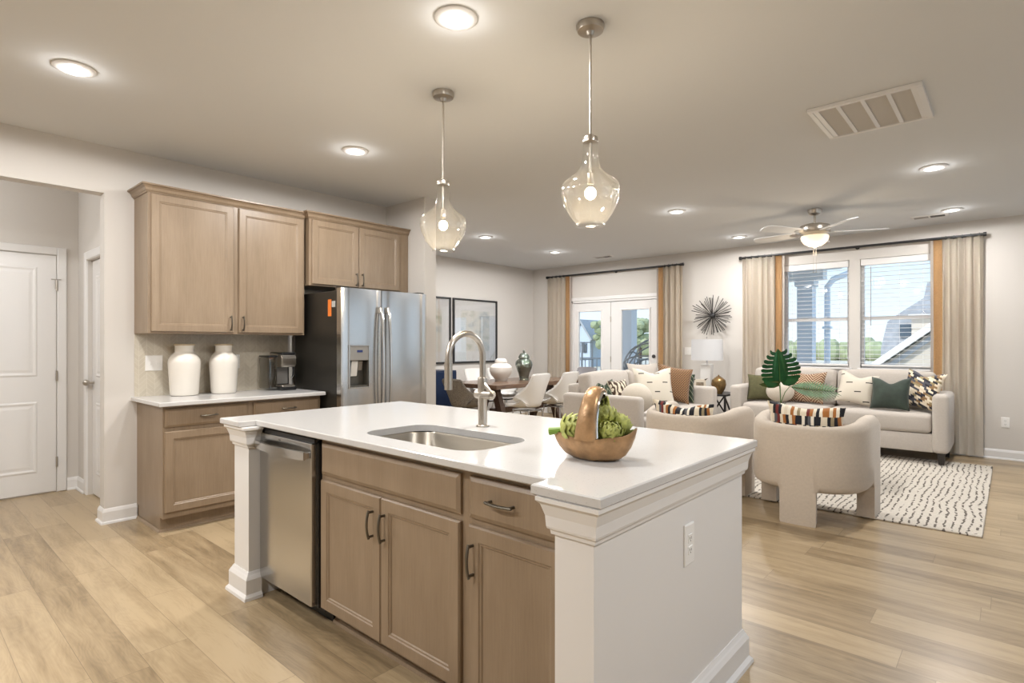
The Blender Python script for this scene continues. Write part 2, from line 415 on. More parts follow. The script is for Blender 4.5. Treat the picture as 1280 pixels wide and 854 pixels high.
for nm, y0, y1 in (('window_3', 1.2, 4.4), ('window_4', 5.3, 8.1)):
    o = struct(nm, new(), None); fb = new(); n = 3
    for i in range(n+1):
        yy = y0+(y1-y0)*i/n; bx(fb, RX+.03, RX+.09, max(y0, yy-.04), min(y1, yy+.04), .5, 2.4)
    bx(fb, RX+.03, RX+.09, y0, y1, .5, .55); bx(fb, RX+.03, RX+.09, y0, y1, 2.34, 2.4); bx(fb, RX+.035, RX+.085, y0, y1, 1.4, 1.45)
    obj('sash', fb, M_trim, o); obj('pane', box(RX+.05, RX+.056, y0+.01, y1-.01, .51, 2.39), M_glass, o)

# french doors
def french(name, x0, x1, gx0, gx1):
    y0, y1, z0, z1, g0, g1 = FY+.03, FY+.075, .012, 2.06, .25, 1.905
    o = struct(name, new(), None); fb = new()
    for a in ((x0, gx0, z0, z1), (gx1, x1, z0, z1), (gx0, gx1, z0, g0), (gx0, gx1, g1, z1)): bx(fb, a[0], a[1], y0, y1, a[2], a[3])
    obj('door_leaf', fb, M_trim, o)
    f2 = new()
    mp = lambda u, v, w: (u, y0-w, v)
    for (a, c, d, e) in ((gx0-.025, gx0+.008, g0-.025, g1+.025), (gx1-.008, gx1+.025, g0-.025, g1+.025), (gx0, gx1, g0-.025, g0+.008), (gx0, gx1, g1-.008, g1+.025)): panel(f2, mp, a, c, d, e, [(0, 0), (.005, .012), (.01, .014)])
    obj('glazing_bead', f2, M_trim, o)
    obj('pane', box(gx0, gx1, y0+.018, y0+.024, g0, g1), M_glass, o)
    return o
d1 = french('door_1', -6.045, -5.262, -5.945, -5.455); d2 = french('door_2', -5.255, -4.345, -5.045, -4.515)
for z in (1.75, 1.05, .3): obj('hinge', cyl(new(), (-5.258, FY+.024, z-.05), (-5.258, FY+.024, z+.05), .008, 8), M_nickel, d2)
M_knob = mat('dark nickel knob', (.12, .12, .125), .3, 1)
kb = new(); cyl(kb, (-4.43, FY+.03, .955), (-4.43, FY-.01, .955), .013); sphere(kb, (-4.43, FY-.03, .955), .03, (1, .8, 1)); cyl(kb, (-4.43, FY+.029, .955), (-4.43, FY+.02, .955), .033, 20)
obj('knob', kb, M_knob, d2, smooth=True)
kb = new(); cyl(kb, (-4.43, FY+.029, 1.11), (-4.43, FY+.012, 1.11), .03, 20); obj('deadbolt', kb, M_knob, d2, smooth=True)
b = new()
for a in ((FD[0], FD[0]+.03, 0, FD[3]), (FD[1]-.03, FD[1], 0, FD[3]), (FD[0], FD[1], 2.065, FD[3])): bx(b, a[0], a[1], FY, FY+.15, a[2], a[3])
struct('trim_1', b, M_trim)
CAS = [(0, 0), (0, .014), (.03, .018), (.06, .014), (.065, 0)]
def casing(name, mapf, u0, u1, v1, wd=.07, th=.016):
    b = new()
    def seg(a, c, d, e): panel(b, mapf, a, c, d, e, [(0, 0), (0, th*.7), (.006, th)])
    seg(u0-wd, u0, 0, v1+wd); seg(u1, u1+wd, 0, v1+wd); seg(u0, u1, v1, v1+wd)
    struct(name, b, M_trim)
casing('trim_2', lambda u, v, w: (u, FY-w, v), FD[0], FD[1], FD[3], .06)
# hall door (faces +x) and side door
DPX = HX
mp = lambda u, v, w: (DPX+w, u, v)
casing('trim_3', mp, .215, 1.045, 2.10, .068, .02)
o = struct('door_3', panel(new(), mp, .225, 1.037, .012, 2.092, [(0, .0), (0, .012), (.001, .012)]), M_trim)
for v0, v1 in ((1.03, 1.985), (.19, .81)):
    obj('door_panel', panel(new(), mp, .355, .91, v0, v1, [(0, .0125), (.012, .0175), (.02, .017), (.03, .0128), (.04, .0128), (.06, .016), (.062, .016)]), M_trim, o)
for z in (1.83, 1.03, .27):
    h = new(); cyl(h, (DPX+.024, 1.041, z-.045), (DPX+.024, 1.041, z+.045), .008, 8); obj('hinge', h, M_nickel, o)
h = new(); cyl(h, (DPX+.03, 1.0, 1.885), (DPX+.03, 1.07, 1.885), .004, 6); cyl(h, (DPX+.03, 1.03, 1.885), (DPX+.03, 1.03, 1.80), .004, 6); obj('hinge_stop', h, M_nickel, o)
mp2 = lambda u, v, w: (u, 1.2-w, v)
casing('trim_4', mp2, SD[0], SD[1], SD[2], .07, .018)
mp3 = lambda u, v, w: (u, 1.262-w, v)
o = struct('door_4', panel(new(), mp3, SD[0]+.004, SD[1]-.004, .012, SD[2]-.004, [(0, 0), (0, .03), (.001, .03)]), M_trim)
for v0, v1 in ((1.03, 1.9), (.19, .81)): obj('door_panel', panel(new(), mp3, SD[0]+.13, SD[1]-.13, v0, v1, [(0, .0305), (.012, .035), (.03, .031), (.05, .034), (.052, .034)]), M_trim, o)
kb = new(); cyl(kb, (-5.94, 1.232, .98), (-5.94, 1.19, .98), .011); sphere(kb, (-5.94, 1.175, .98), .027); obj('knob', kb, M_nickel, o, smooth=True)

# ------------------------------------------------------------ kitchen: cabinets
DOOR = [(0, 0), (0, .012), (.005, .019), (.05, .019), (.054, .015), (.060, .0145), (.064, .010), (.0645, .010)]
DRAW = [(0, 0), (0, .011), (.006, .014), (.016, .019), (.0165, .019)]
def pull(mapf, u, v, vertical, L=.115):
    pts = []
    for i in range(13):
        s = i/12*2-1; w = .019+.021+.010*(1-s*s); d = s*L/2
        pts.append(mapf(u, v+d, w) if vertical else mapf(u+d, v, w))
    b = tube(new(), pts, .0055, 8)
    for s in (-1, 1):
        d = s*(L/2-.008); p = (lambda w: mapf(u, v+d, w)) if vertical else (lambda w: mapf(u+d, v, w))
        cyl(b, p(.017), p(.043), .0055, 8)
    return b
def add_front(cab, name, mapf, u0, u1, v0, v1, prof, handle=None):
    o = obj(name, panel(new(), mapf, u0, u1, v0, v1, prof), M_cab, cab, True)
    if handle:
        u, v, vert = handle; obj('handle', pull(mapf, u, v, vert), M_pewter, o, True, smooth=True)
# wall base cabinet
BX = -4.36; mw = lambda u, v, w: (BX+w, u, v)
t = thing('base_cabinet', 'tan wooden base cabinet under the coffee maker counter by the refrigerator', 'cabinet', (-4.64, 1.87, 0))
b = new(); bx(b, WX, BX, 1.29, 2.465, .105, .882); obj('cabinet_body', b, M_cab, t, True)
b = new(); bx(b, WX, BX-.07, 1.295, 2.46, 0, .105); obj('toe_kick', b, M_cab, t, True)
obj('shoe_molding', mold(new(), [(WX, 1.292), (BX-.072, 1.292), (BX-.072, 2.46)][::1], [(0, 0), (.014, 0), (.010, .012), (0, .018)]), M_cab, t, True)
add_front(t, 'drawer', mw, 1.30, 1.862, .735, .862, DRAW, (1.58, .80, False)); add_front(t, 'drawer', mw, 1.905, 2.45, .735, .862, DRAW, (2.18, .80, False))
add_front(t, 'door', mw, 1.30, 1.862, .145, .705, DOOR); add_front(t, 'door', mw, 1.905, 2.45, .145, .705, DOOR, (1.95, .62, True))
def slab(poly, z0, z1, m, name, hole=None, ch=.004):
    """stone slab with eased edge, optional hole"""
    b = new(); cc = sum(poly[i-1][0]*poly[i][1]-poly[i][0]*poly[i-1][1] for i in range(len(poly)))
    if cc < 0: poly = poly[::-1]
    lp = lambda p, z: [b.verts.new((x, y, z)) for x, y in p]
    ins = offset_path(poly, -ch, True)
    loops = [lp(ins, z0), lp(poly, z0+ch), lp(poly, z1-ch), lp(ins, z1)]
    for a, c in zip(loops, loops[1:]):
        for i in range(len(a)): j = (i+1) % len(a); b.faces.new((a[i], a[j], c[j], c[i]))
    hl = None
    if hole:
        hl = [lp(hole, z0), lp(hole, z1)]
        for i in range(len(hole)): j = (i+1) % len(hole); b.faces.new((hl[0][j], hl[0][i], hl[1][i], hl[1][j]))
    for k, l in ((0, loops[0]), (1, loops[3])):
        es = [b.edges.get((l[i], l[(i+1) % len(l)])) for i in range(len(l))]
        if hl: es += [b.edges.get((hl[k][i], hl[k][(i+1) % len(hole)])) for i in range(len(hole))]
        bmesh.ops.triangle_fill(b, use_beauty=True, use_dissolve=True, edges=es)
    return obj(name, b, m)
o = slab([(WX, 1.25), (-4.29, 1.25), (-4.29, 2.478), (WX, 2.478)], .884, .914, M_quartz, 'countertop')
tag(o, 'white quartz countertop along the tiled wall below the two jars', 'countertop')
tag(obj('tile_backsplash', box(WX, WX+.008, 1.272, 2.47, .914, 1.40), M_tile), 'cream herringbone tile backsplash behind the two white jars', 'backsplash')
# upper cabinets
CROWN = [(0, 0), (.006, 0), (.010, .008), (.016, .012), (.022, .03), (.034, .043), (.045, .047), (.045, .058), (0, .058)]
def upper(y0, y1, z0, z1, fx, doors, label, ext):
    t = thing('wall_cabinet', label, 'cabinet', ((WX+fx)/2, (y0+y1)/2, z0)); m = lambda u, v, w: (fx-.02+w, u, v)
    obj('cabinet_body', box(WX, fx-.02, y0, y1, z0, z1), M_cab, t, True)
    path = [(WX, y0), (fx-.02, y0), (fx-.02, y1)] + ([(WX, y1)] if ext else [])
    obj('crown_molding', mold(new(), path, [(d, z1-.022+z) for d, z in CROWN]), M_cab, t, True)
    for u0, u1, hu in doors: add_front(t, 'door', m, u0, u1, z0+.012, z1-.03, DOOR, (hu, z0+.085, True))
upper(1.272, 2.462, 1.39, 2.425, -4.60, [(1.29, 1.862, 1.835), (1.902, 2.445, 1.93)], 'tall two-door tan wall cabinet above the white jars', False)
upper(2.478, 3.55, 1.825, 2.43, -4.545, [(2.50, 2.965, 2.935), (2.972, 3.44, 3.0)], 'short two-door tan wall cabinet above the steel refrigerator', False)

# refrigerator
FR0, FR1, FRS, FX = 2.497, 3.39, 2.893, -4.075
M_fside = mat('black fridge side', (.018, .016, .013), .38, bump=.05, bscale=400)
t = thing('refrigerator', 'stainless side-by-side refrigerator with black sides and water dispenser', 'refrigerator', (-4.5, 2.94, 0))
obj('case', box(-4.86, FX-.085, FR0+.004, FR1-.004, .02, 1.755, .006), M_fside, t, True)
obj('grille', box(-4.8, FX-.06, FR0+.02, FR1-.02, 0, .07), M_blackpl, t, True)
def fdoor(y0, y1, name, cut=None):
    """door with a gently bowed front; cut = (y0,y1,z0,z1) dispenser opening"""
    b = new(); z0, z1 = .075, 1.775; xb = FX-.075
    ys = sorted(set([y0+(y1-y0)*i/10 for i in range(11)] + (list(cut[:2]) if cut else [])))
    zs = [z0, z1] if not cut else [z0, cut[2], cut[3], z1]
    fx = lambda y: FX+.0 + .012*(1-((y-(y0+y1)/2)/((y1-y0)/2))**2) - (.012 if y in (y0, y1) else 0)
    V = {(i, j): b.verts.new((fx(y), y, z)) for i, y in enumerate(ys) for j, z in enumerate(zs)}
    VB = {(i, j): b.verts.new((xb, y, z)) for i, y in enumerate(ys) for j, z in enumerate(zs)}
    n, m = len(ys), len(zs)
    for i in range(n-1):
        for j in range(m-1):
            if cut and cut[0]-1e-6 <= ys[i] and ys[i+1] <= cut[1]+1e-6 and j == 1: continue
            b.faces.new((V[i, j], V[i+1, j], V[i+1, j+1], V[i, j+1]))
            b.faces.new((VB[i, j], VB[i, j+1], VB[i+1, j+1], VB[i+1, j]))
        b.faces.new((V[i, 0], VB[i, 0], VB[i+1, 0], V[i+1, 0])); b.faces.new((V[i, m-1], V[i+1, m-1], VB[i+1, m-1], VB[i, m-1]))
    for j in range(m-1):
        for i in (0, n-1): b.faces.new((V[i, j], V[i, j+1], VB[i, j+1], VB[i, j]))
    return obj(name, b, M_steel, t, True, smooth=True, auto=30)
CUT = (2.565, 2.745, .955, 1.295)
dl = fdoor(FR0, FRS-.004, 'freezer_door', CUT); dr = fdoor(FRS+.004, FR1, 'fridge_door')
M_dgrey = mat('dispenser grey', (.32, .30, .27), .35, .6); M_drec = mat('dispenser recess', (.13, .12, .10), .35, .7)
xf = FX+.006
b = new(); y0, y1, z0, z1 = CUT
bx(b, FX-.074, FX-.066, y0, y1, z0, z1); bx(b, FX-.07, xf, y0, y0+.006, z0, z1); bx(b, FX-.07, xf, y1-.006, y1, z0, z1); bx(b, FX-.07, xf, y0, y1, z0, z0+.012); bx(b, FX-.07, xf, y0, y1, z1-.006, z1)
obj('dispenser_recess', b, M_drec, dl, True)
b = new()
for a in ((y0-.012, y0, z0-.012, z1+.012), (y1, y1+.012, z0-.012, z1+.012), (y0, y1, z0-.012, z0), (y0, y1, z1, z1+.012)): bx(b, xf-.012, xf+.012, a[0], a[1], a[2], a[3], .003)
obj('dispenser_frame', b, M_steel, dl, True)
cp = obj('control_panel', box(FX-.04, xf+.008, y0, y1, 1.175, z1, .004), M_dgrey, dl, True)
obj('display', box(xf+.0085, xf+.010, 2.632, 2.685, 1.243, 1.262), mat('blue display', (.02, .03, .12), .2), dl, True)
b = new(); prism(b, [(FX-.055, 1.165), (FX-.015, 1.17), (FX-.035, 1.045), (FX-.05, 1.04)], 2.60, 2.66, 'y'); obj('paddle', b, M_white, dl, True)
b = new(); prism(b, [(FX-.06, 1.165), (FX-.03, 1.165), (FX-.045, 1.09), (FX-.055, 1.09)], 2.675, 2.715, 'y'); obj('paddle', b, M_dgrey, dl, True)
for dd, yy, sg in ((dl, FRS-.035, -1), (dr, FRS+.04, 1)):
    pts = [(FX+.012, yy, 1.62)] + [(FX+.03+.038*math.sin(math.pi*i/16)**.6, yy, 1.62-i*1.05/16) for i in range(17)] + [(FX+.012, yy, .57)]
    obj('handle', tube(new(), pts, .0135, 10, (1, .9)), M_steel, dd, True, smooth=True)
    obj('handle_mount', box(FX+.0, FX+.03, yy-.016, yy+.016, 1.575, 1.63, .005), M_dgrey, dd, True)
b = new(); tube(b, [(FX+.0035, 3.305+.017*math.cos(a), 1.672+.017*math.sin(a)) for a in [2*math.pi*i/20 for i in range(21)]], .0022, 6)
tube(b, [(FX+.0035, 3.305+.009*math.cos(a), 1.672+.011*math.sin(a)) for a in [1.0+4.6*i/14 for i in range(15)]] + [(FX+.0035, 3.307, 1.669)], .002, 6)
obj('badge', b, mat('badge grey', (.12, .12, .13), .3, .8), dr, True)
for yy in (FR0+.05, FR1-.05): obj('hinge_cover', box(FX-.12, FX-.03, yy-.04, yy+.04, 1.755, 1.79, .006), M_blackpl, t, True)
obj('energy_sticker', box(FX-.215, FX-.165, FR0+.0015, FR0+.0045, 1.545, 1.685), mat('orange sticker', (.75, .20, .03), .6), t, True)
obj('serial_sticker', box(FX-.155, FX-.105, FR0+.0015, FR0+.0045, 1.62, 1.67), mat('grey sticker', (.45, .45, .43), .6), t, True)

# jars, coffee maker, plates on the backsplash
def jar(x, y, s, label):
    t = thing('ceramic_jar', label, 'jar', (x, y, .9142), 0, 'tall white jars on the counter')
    obj('jar_body', lathe(new(), [(.088*s, 0), (.095*s, .004), (.099*s, .02), (.103*s, .1), (.110*s, .2), (.113*s, .25), (.110*s, .275), (.098*s, .302), (.08*s, .322), (.068*s, .332), (.065*s, .342), (.066*s, .38), (.069*s, .388)], n=40, cap1=False), M_concrete, t, smooth=True)
    obj('jar_rim', lathe(new(), [(.065*s, .384), (.073*s, .388), (.073*s, .397), (.06*s, .400), (.056*s, .39), (.056*s, .35)], n=40, cap1=False), mat('raw clay rim', (.42, .34, .23), .7), t, smooth=True)
jar(-4.80, 1.57, 1.0, 'left of the two tall white ceramic jars, in front of the wall switch'); jar(-4.79, 1.858, .96, 'right of the two tall white ceramic jars, nearer the coffee maker')
t = thing('coffee_maker', 'black and silver pod coffee maker on the counter beside the refrigerator', 'coffee maker', (-4.755, 2.30, .9142))
b = new(); bx(b, -.13, .115, -.03, .105, 0, .03, .008); obj('base', b, M_blackpl, t)
obj('drip_tray', box(-.01, .112, -.022, .095, .03, .045, .005), M_nickel, t)
b = new(); bx(b, -.135, -.02, -.03, .105, .03, .25, .012); obj('column', b, M_blackpl, t)
obj('column_face', box(-.0195, -.014, -.012, .088, .05, .2, .001), mat('grey plastic', (.22, .21, .20), .35), t)
b = new(); prism(b, [(-.13, .2), (.10, .2), (.115, .225), (.113, .285), (.09, .315), (-.09, .325), (-.13, .3)], -.028, .103, 'y'); bmesh.ops.bevel(b, geom=list(b.edges), offset=.008, segments=2, affect='EDGES'); obj('brew_head', b, M_nickel, t, smooth=True)
b = new(); bx(b, -.125, .106, -.024, .099, .304, .327, .01); obj('lid', b, M_blackpl, t)
b = new(); bx(b, -.125, .05, -.115, -.033, .012, .285, .012); obj('water_tank', b, glass('smoky tank', (.70, .69, .66), .12, .4), t)
obj('tank_lid', box(-.128, .053, -.118, -.03, .285, .30, .006), M_blackpl, t)
obj('side_handle', tube(new(), [(.02, .104, .26), (.02, .118, .24), (.02, .126, .17), (.02, .122, .12), (.02, .104, .1)], .008, 8), M_blackpl, t, smooth=True)
def plate(name, label, cat, mapf, u, v, w, h, kind, group=None):
    """switch / outlet plate; mapf(u,v,depth)"""
    t = thing(name, label, cat, mapf(u, v-h/2, 0), 0, group)
    obj('plate', panel(new(), mapf, u-w/2, u+w/2, v-h/2, v+h/2, [(0, .0005), (0, .004), (.004, .007), (.0045, .007)]), M_white, t, True)
    n = kind[1]
    for i in range(n):
        if kind[0] == 'rocker':
            uu = u+(i-(n-1)/2)*.046; obj('rocker', panel(new(), mapf, uu-.016, uu+.016, v-.033, v+.033, [(0, .007), (.001, .0095), (.006, .010), (.0065, .010)]), M_white, t, True)
        elif kind[0] == 'toggle':
            uu = u+(i-(n-1)/2)*.046; obj('toggle', panel(new(), mapf, uu-.005, uu+.005, v-.011, v+.013, [(0, .007), (.001, .016), (.0015, .016)]), M_white, t, True)
        else:
            vv = v+(.02 if i else -.02); o = obj('receptacle', panel(new(), mapf, u-.0165, u+.0165, vv-.0145, vv+.0145, [(0, .007), (.001, .009), (.002, .009)]), M_white, t, True)
            b = new()
            for du in (-.006, .006): panel(b, mapf, u+du-.0012, u+du+.0012, vv-.003, vv+.006, [(0, .0088), (0, .0094)])
            panel(b, mapf, u-.002, u+.002, vv-.010, vv-.006, [(0, .0088), (0, .0094)]); obj('slots', b, M_blackpl, o, True)
mtile = lambda u, v, w: (WX+.008+w, u, v)
plate('light_switch', 'white double toggle switch on the herringbone tile left of the jars', 'light switch', mtile, 1.40, 1.165, .118, .118, ('toggle', 2))
plate('wall_outlet', 'white outlet on the herringbone tile behind the right jar', 'outlet', mtile, 2.005, 1.165, .074, .118, ('duplex', 2))

# ------------------------------------------------------------ island
IF = 1.36   # face-frame plane
mi = lambda u, v, w: (u, IF-w, v)
t = thing('kitchen_island', 'large white-ended kitchen island with tan sink cabinets and corner posts', 'island', (-1.97, 1.8, 0))
IX0, IX1, IY0, IY1 = -3.11, -.83, 1.262, 2.36
b = new(); bx(b, IX1-.13, IX1, IY0, IY1, 0, .884); obj('end_panel', b, M_island, t, True)
b = new(); bx(b, IX0, IX0+.172, IY0, IY1, 0, .884); obj('post', b, M_island, t, True)
obj('back_panel', box(IX0+.172, IX1-.13, IY1-.05, IY1, 0, .884), M_island, t, True)
ICR = [(0, .775), (.008, .777), (.010, .79), (.016, .793), (.018, .80), (.020, .83), (.030, .862), (.040, .872), (.040, .8835), (0, .8835)]
IBB = [(0, 0), (.036, 0), (.034, .014), (.022, .028), (.022, .10), (.014, .116), (.010, .122), (.004, .135), (0, .135)]
pr_ = [(IX1-.13, IF-.02), (IX1-.13, IY0), (IX1, IY0), (IX1, IY1), (IX0+.3, IY1)]
pl_ = [(IX0+.3, IY1), (IX0, IY1), (IX0, IY0), (IX0+.172, IY0), (IX0+.172, IF-.04)]
for nm, prof in (('crown_molding', ICR), ('base_molding', IBB)):
    obj(nm, mold(new(), pr_, prof), M_island, t, True); obj(nm, mold(new(), pl_, prof), M_island, t, True)
b = new(); bx(b, -2.385, -.96, IF, IF+.02, .095, .884); bx(b, -2.385, -2.365, IF+.02, 2.3, .095, .7); bx(b, -1.43, -1.41, IF+.02, 2.3, .095, .7); bx(b, -2.365, -.96, IF+.02, 2.3, .095, .115)
obj('cabinet_frame', b, M_cab, t, True)
obj('toe_kick', box(-2.385, -.96, IF+.07, IF+.09, 0, .097), M_cab, t, True)
obj('shoe_molding', mold(new(), [(-2.385, IF+.07), (-.96, IF+.07)], [(0, 0), (.016, 0), (.012, .014), (0, .02)]), M_cab, t, True)
add_front(t, 'false_drawer_front', mi, -2.368, -1.440, .715, .858, DRAW)
add_front(t, 'door', mi, -2.368, -1.906, .10, .69, DOOR, (-1.955, .575, True)); add_front(t, 'door', mi, -1.902, -1.440, .10, .69, DOOR, (-1.875, .575, True))
add_front(t, 'drawer', mi, -1.395, -.985, .715, .858, DRAW, (-1.235, .79, False)); add_front(t, 'door', mi, -1.395, -.985, .10, .69, DOOR, (-1.37, .575, True))
plate('wall_outlet', 'white outlet on the white end panel of the island', 'outlet', lambda u, v, w: (IX1+w, u, v), 1.845, .625, .075, .14, ('duplex', 2))
CT = [(-3.18, 1.213), (-2.945, 1.213), (-2.945, 1.305), (-1.018, 1.305), (-1.018, 1.228), (-.785, 1.228), (-.785, 2.41), (-3.18, 2.365)]
CT = [(-3.18, 1.213), (-2.945, 1.213), (-2.945, 1.303), (-1.018, 1.303), (-1.018, 1.225), (-.785, 1.225), (-.785, 2.412), (-3.18, 2.412)]
HOLE = rrect(-2.19, -1.475, 1.425, 1.80, .10, 8)
o = slab(CT, .8845, .9145, M_quartz, 'island_countertop', HOLE); tag(o, 'white speckled quartz countertop of the island with notched front edge', 'countertop')
# sink
t = thing('kitchen_sink', 'stainless undermount sink bowl set in the island countertop', 'sink', (-1.83, 1.61, .70))
rs = []
for ins, z in ((-.02, .883), (-.004, .883), (.0, .875), (.004, .72), (.03, .69), (.10, .684), (.16, .682)):
    rs.append([(x, y, z) for x, y in rrect(-2.19+ins, -1.475-ins, 1.425+ins, 1.80-ins, max(.02, .10-ins*.4), 8)])
obj('bowl', rings(new(), rs, False, True), mat('satin sink steel', (.42, .385, .33), .34, 1), t, True, smooth=True, auto=60)
obj('drain', lathe(new(), [(.045, 0), (.045, .004), (.03, .004), (.028, .001)], (-1.83, 1.66, .6825), 24), M_chrome, t, True, smooth=True)
# faucet
t = thing('faucet', 'brushed nickel gooseneck faucet standing behind the island sink', 'faucet', (-1.90, 1.925, .9145))
obj('base_ring', lathe(new(), [(.031, 0), (.031, .006), (.026, .01)], n=28), M_nickel, t, smooth=True)
obj('body', lathe(new(), [(.022, .008), (.022, .165), (.0235, .17), (.0235, .232), (.021, .238), (.016, .24)], n=28), M_nickel, t, smooth=True)
pts = [(0, 0, .235), (0, 0, .32)] + [(0, -.11+.11*math.cos(math.pi*i/20), .335+.11*math.sin(math.pi*i/20)) for i in range(21)] + [(0, -.22, .31)]
obj('spout', tube(new(), pts, .0148, 16), M_nickel, t, smooth=True)
obj('spray_head', cyl(new(), (0, -.22, .312), (0, -.22, .19), .0185, 20), M_nickel, t, smooth=True)
b = new(); cyl(b, (-.038, 0, .155), (.055, 0, .155), .0225, 20); obj('valve_hub', b, M_nickel, t, smooth=True)
b = new(); tube(b, [(.045, 0, .155), (.066, 0, .155), (.074, 0, .154)], [.0228, .0215, .014], 16); tube(b, [(.004, -.004, .214), (.03, -.006, .192), (.078, -.004, .150)], [.010, .0125, .009], 10, (1, .6)); obj('lever', b, M_nickel, t, smooth=True)
# dishwasher
t = thing('dishwasher', 'stainless dishwasher built into the island beside the left white post', 'dishwasher', (-2.66, 1.6, 0))
DY = 1.315
obj('tub', box(-2.925, -2.392, IF+.02, 2.2, .06, .862), M_blackpl, t, True)
o = obj('door', box(-2.93, -2.405, DY, DY+.05, .098, .852, .005), M_steel, t, True)
obj('control_strip', box(-2.93, -2.395, DY+.012, DY+.055, .852, .872), M_blackpl, t, True)
obj('side_gasket', box(-2.404, -2.390, DY+.03, DY+.07, .09, .87), M_blackpl, t, True)
hx = [-2.918+.506*k/16 for k in range(17)]; bow = lambda x: DY-.034-.022*math.sin(math.pi*(x+2.918)/.506)
hp_ = [(x, bow(x)) for x in hx] + [(x, bow(x)+.014) for x in hx[::-1]]
b = prism(new(), hp_, .778, .816); bmesh.ops.bevel(b, geom=[e for e in b.edges if abs(e.verts[0].co.z-e.verts[1].co.z) < 1e-5], offset=.003, segments=2, affect='EDGES')
for x0 in (-2.916, -2.436): bx(b, x0, x0+.022, DY-.03, DY+.001, .783, .811, .003)
obj('handle', b, M_steel, o, True, smooth=True, auto=40)
obj('kick_plate', box(-2.925, -2.39, IF+.06, IF+.075, .0, .1), M_blackpl, t, True)
obj('badge', box(-2.72, -2.70, DY-.001, DY+.001, .834, .838), M_blackpl, o, True)
# fruit basket with artichokes
M_gold = mat('bronze wood finish', (.36, .215, .105), .36, .4, var=.4, vs=16, bump=.6, bscale=30)
M_silver = mat('polished silver lining', (.72, .71, .69), .08, 1)
BR = YAW + R(-27)
t = thing('handled_bowl', 'bronze bowl with silver lining and arched handle on the island', 'bowl', (-1.071, 1.645, .9147), BR)
def bowl_ring(k, z, sc, wob=0):
    r = []
    for i in range(40):
        a = 2*math.pi*i/40; ca, sa = math.cos(a), math.sin(a)
        L = .125*(1+.06*math.cos(2*a)+wob*math.sin(3*a+k)); D = .088*(1+wob*math.sin(4*a+1))
        x, y = L*sc*ca-.022*sc*max(0, -ca)**7, D*sc*sa*(1+.03*math.sin(7*a))
        zz = z + (.030*abs(ca)**3*(1 if ca > 0 else .35) + .006*math.sin(5*a+1)*abs(ca))*z/.08
        r.append((x, y, zz))
    return r
outer = [(.42, 0), (.60, .003), (.76, .014), (.90, .034), (.99, .056), (1.04, .076)]
obj('bowl_shell', rings(new(), [bowl_ring(1, z, s_, .02) for s_, z in outer] + [bowl_ring(1, .080, 1.03, .02)] + [bowl_ring(1, .078, .99, .02)], True, False), M_gold, t, smooth=True)
obj('lining', rings(new(), [bowl_ring(1, .081, 1.034, .02), bowl_ring(1, .078, .98, .02), bowl_ring(1, .055, .90, .02), bowl_ring(1, .03, .7, .02), bowl_ring(1, .012, .4, .02)], False, True), M_silver, t, smooth=True)
hp = []
for i in range(25):
    a = math.pi*i/24; hp.append((-.012+.012*math.sin(a), -.086*math.cos(a), .075+.165*math.sin(a)**.75))
rr = [.039 - .013*abs(math.sin(math.pi*i/24))**.6 for i in range(25)]
obj('handle', tube(new(), hp, rr, 14, (1, .42)), M_gold, t, smooth=True)
obj('handle_lining', tube(new(), [(x+.004, y*.93, .075+(z-.075)*.945) for x, y, z in hp], [r*1.04 for r in rr], 14, (1, .30)), M_silver, t, smooth=True)
M_art = mat('artichoke green', (.40, .43, .115), .5, var=.35, vs=40); M_artd = mat('artichoke stem green', (.17, .30, .03), .5)
def artichoke(loc, d, s, label):
    q = Vector(d).normalized().to_track_quat('Z', 'Y')
    o = bpy.data.objects.new('artichoke', None); COL.objects.link(o); o.matrix_basis = Matrix.Translation(loc) @ q.to_matrix().to_4x4()
    tag(o, label, 'artichoke', 'artichokes in the bowl')
    b = new(); rnd = random.Random(label)
    sphere(b, (0, 0, 0), .030*s, (1, 1, 1.05), 14, 9)
    for k in range(8):
        n = [7, 8, 9, 9, 8, 7, 5, 3][k]; f = k/7; el = R(-62+f*138)
        for j in range(n):
            az = 2*math.pi*(j+.5*(k % 2))/n + rnd.uniform(-.1, .1)
            L = (.030-.004*f)*s; wd = (.0165-.006*f)*s; R0 = .031*s
            grid = []
            for a in range(5):
                v = a/4; wv = wd*1.05*math.sin(math.pi*(.25+.68*v))**.8*(1 if v < .99 else .15); e2 = el + v*L/R0*.95
                rad = R0*(1.0+.52*v**1.4*(1-.5*f)) - .0  # tips flare out
                row = []
                for c in (-1, 0, 1):
                    aa = az + c*wv/(R0*max(.35, math.cos(min(e2, 1.4))))*.9
                    rr_ = rad - (.0035*s if c else 0)
                    row.append(b.verts.new((rr_*math.cos(e2)*math.cos(aa), rr_*math.cos(e2)*math.sin(aa), rr_*1.08*math.sin(e2))))
                grid.append(row)
            for a in range(4):
                for c in range(2): b.faces.new((grid[a][c], grid[a][c+1], grid[a+1][c+1], grid[a+1][c]))
    obj('bracts', b, M_art, o, smooth=True, auto=80)
    obj('stem', tube(new(), [(0, 0, -.027*s), (.002, 0, -.045*s), (.004, 0, -.062*s)], [.0085*s, .009*s, .0105*s], 10), M_artd, o, smooth=True)
def wl(x, y, z):
    return (-1.071+x*math.cos(BR)-y*math.sin(BR), 1.645+x*math.sin(BR)+y*math.cos(BR), .9147+z)
def wd_(x, y, z): return (x*math.cos(BR)-y*math.sin(BR), x*math.sin(BR)+y*math.cos(BR), z)
artichoke(wl(-.083, -.022, .100), wd_(1, .25, .15), 1.3, 'artichoke left of the bowl handle with its stem pointing left')
artichoke(wl(.056, -.026, .092), wd_(.35, -.6, .75), 1.25, 'front artichoke right of the bowl handle')
artichoke(wl(.064, .036, .108), wd_(.2, .5, .8), 1.2, 'artichoke behind the front one, right of the bowl handle')
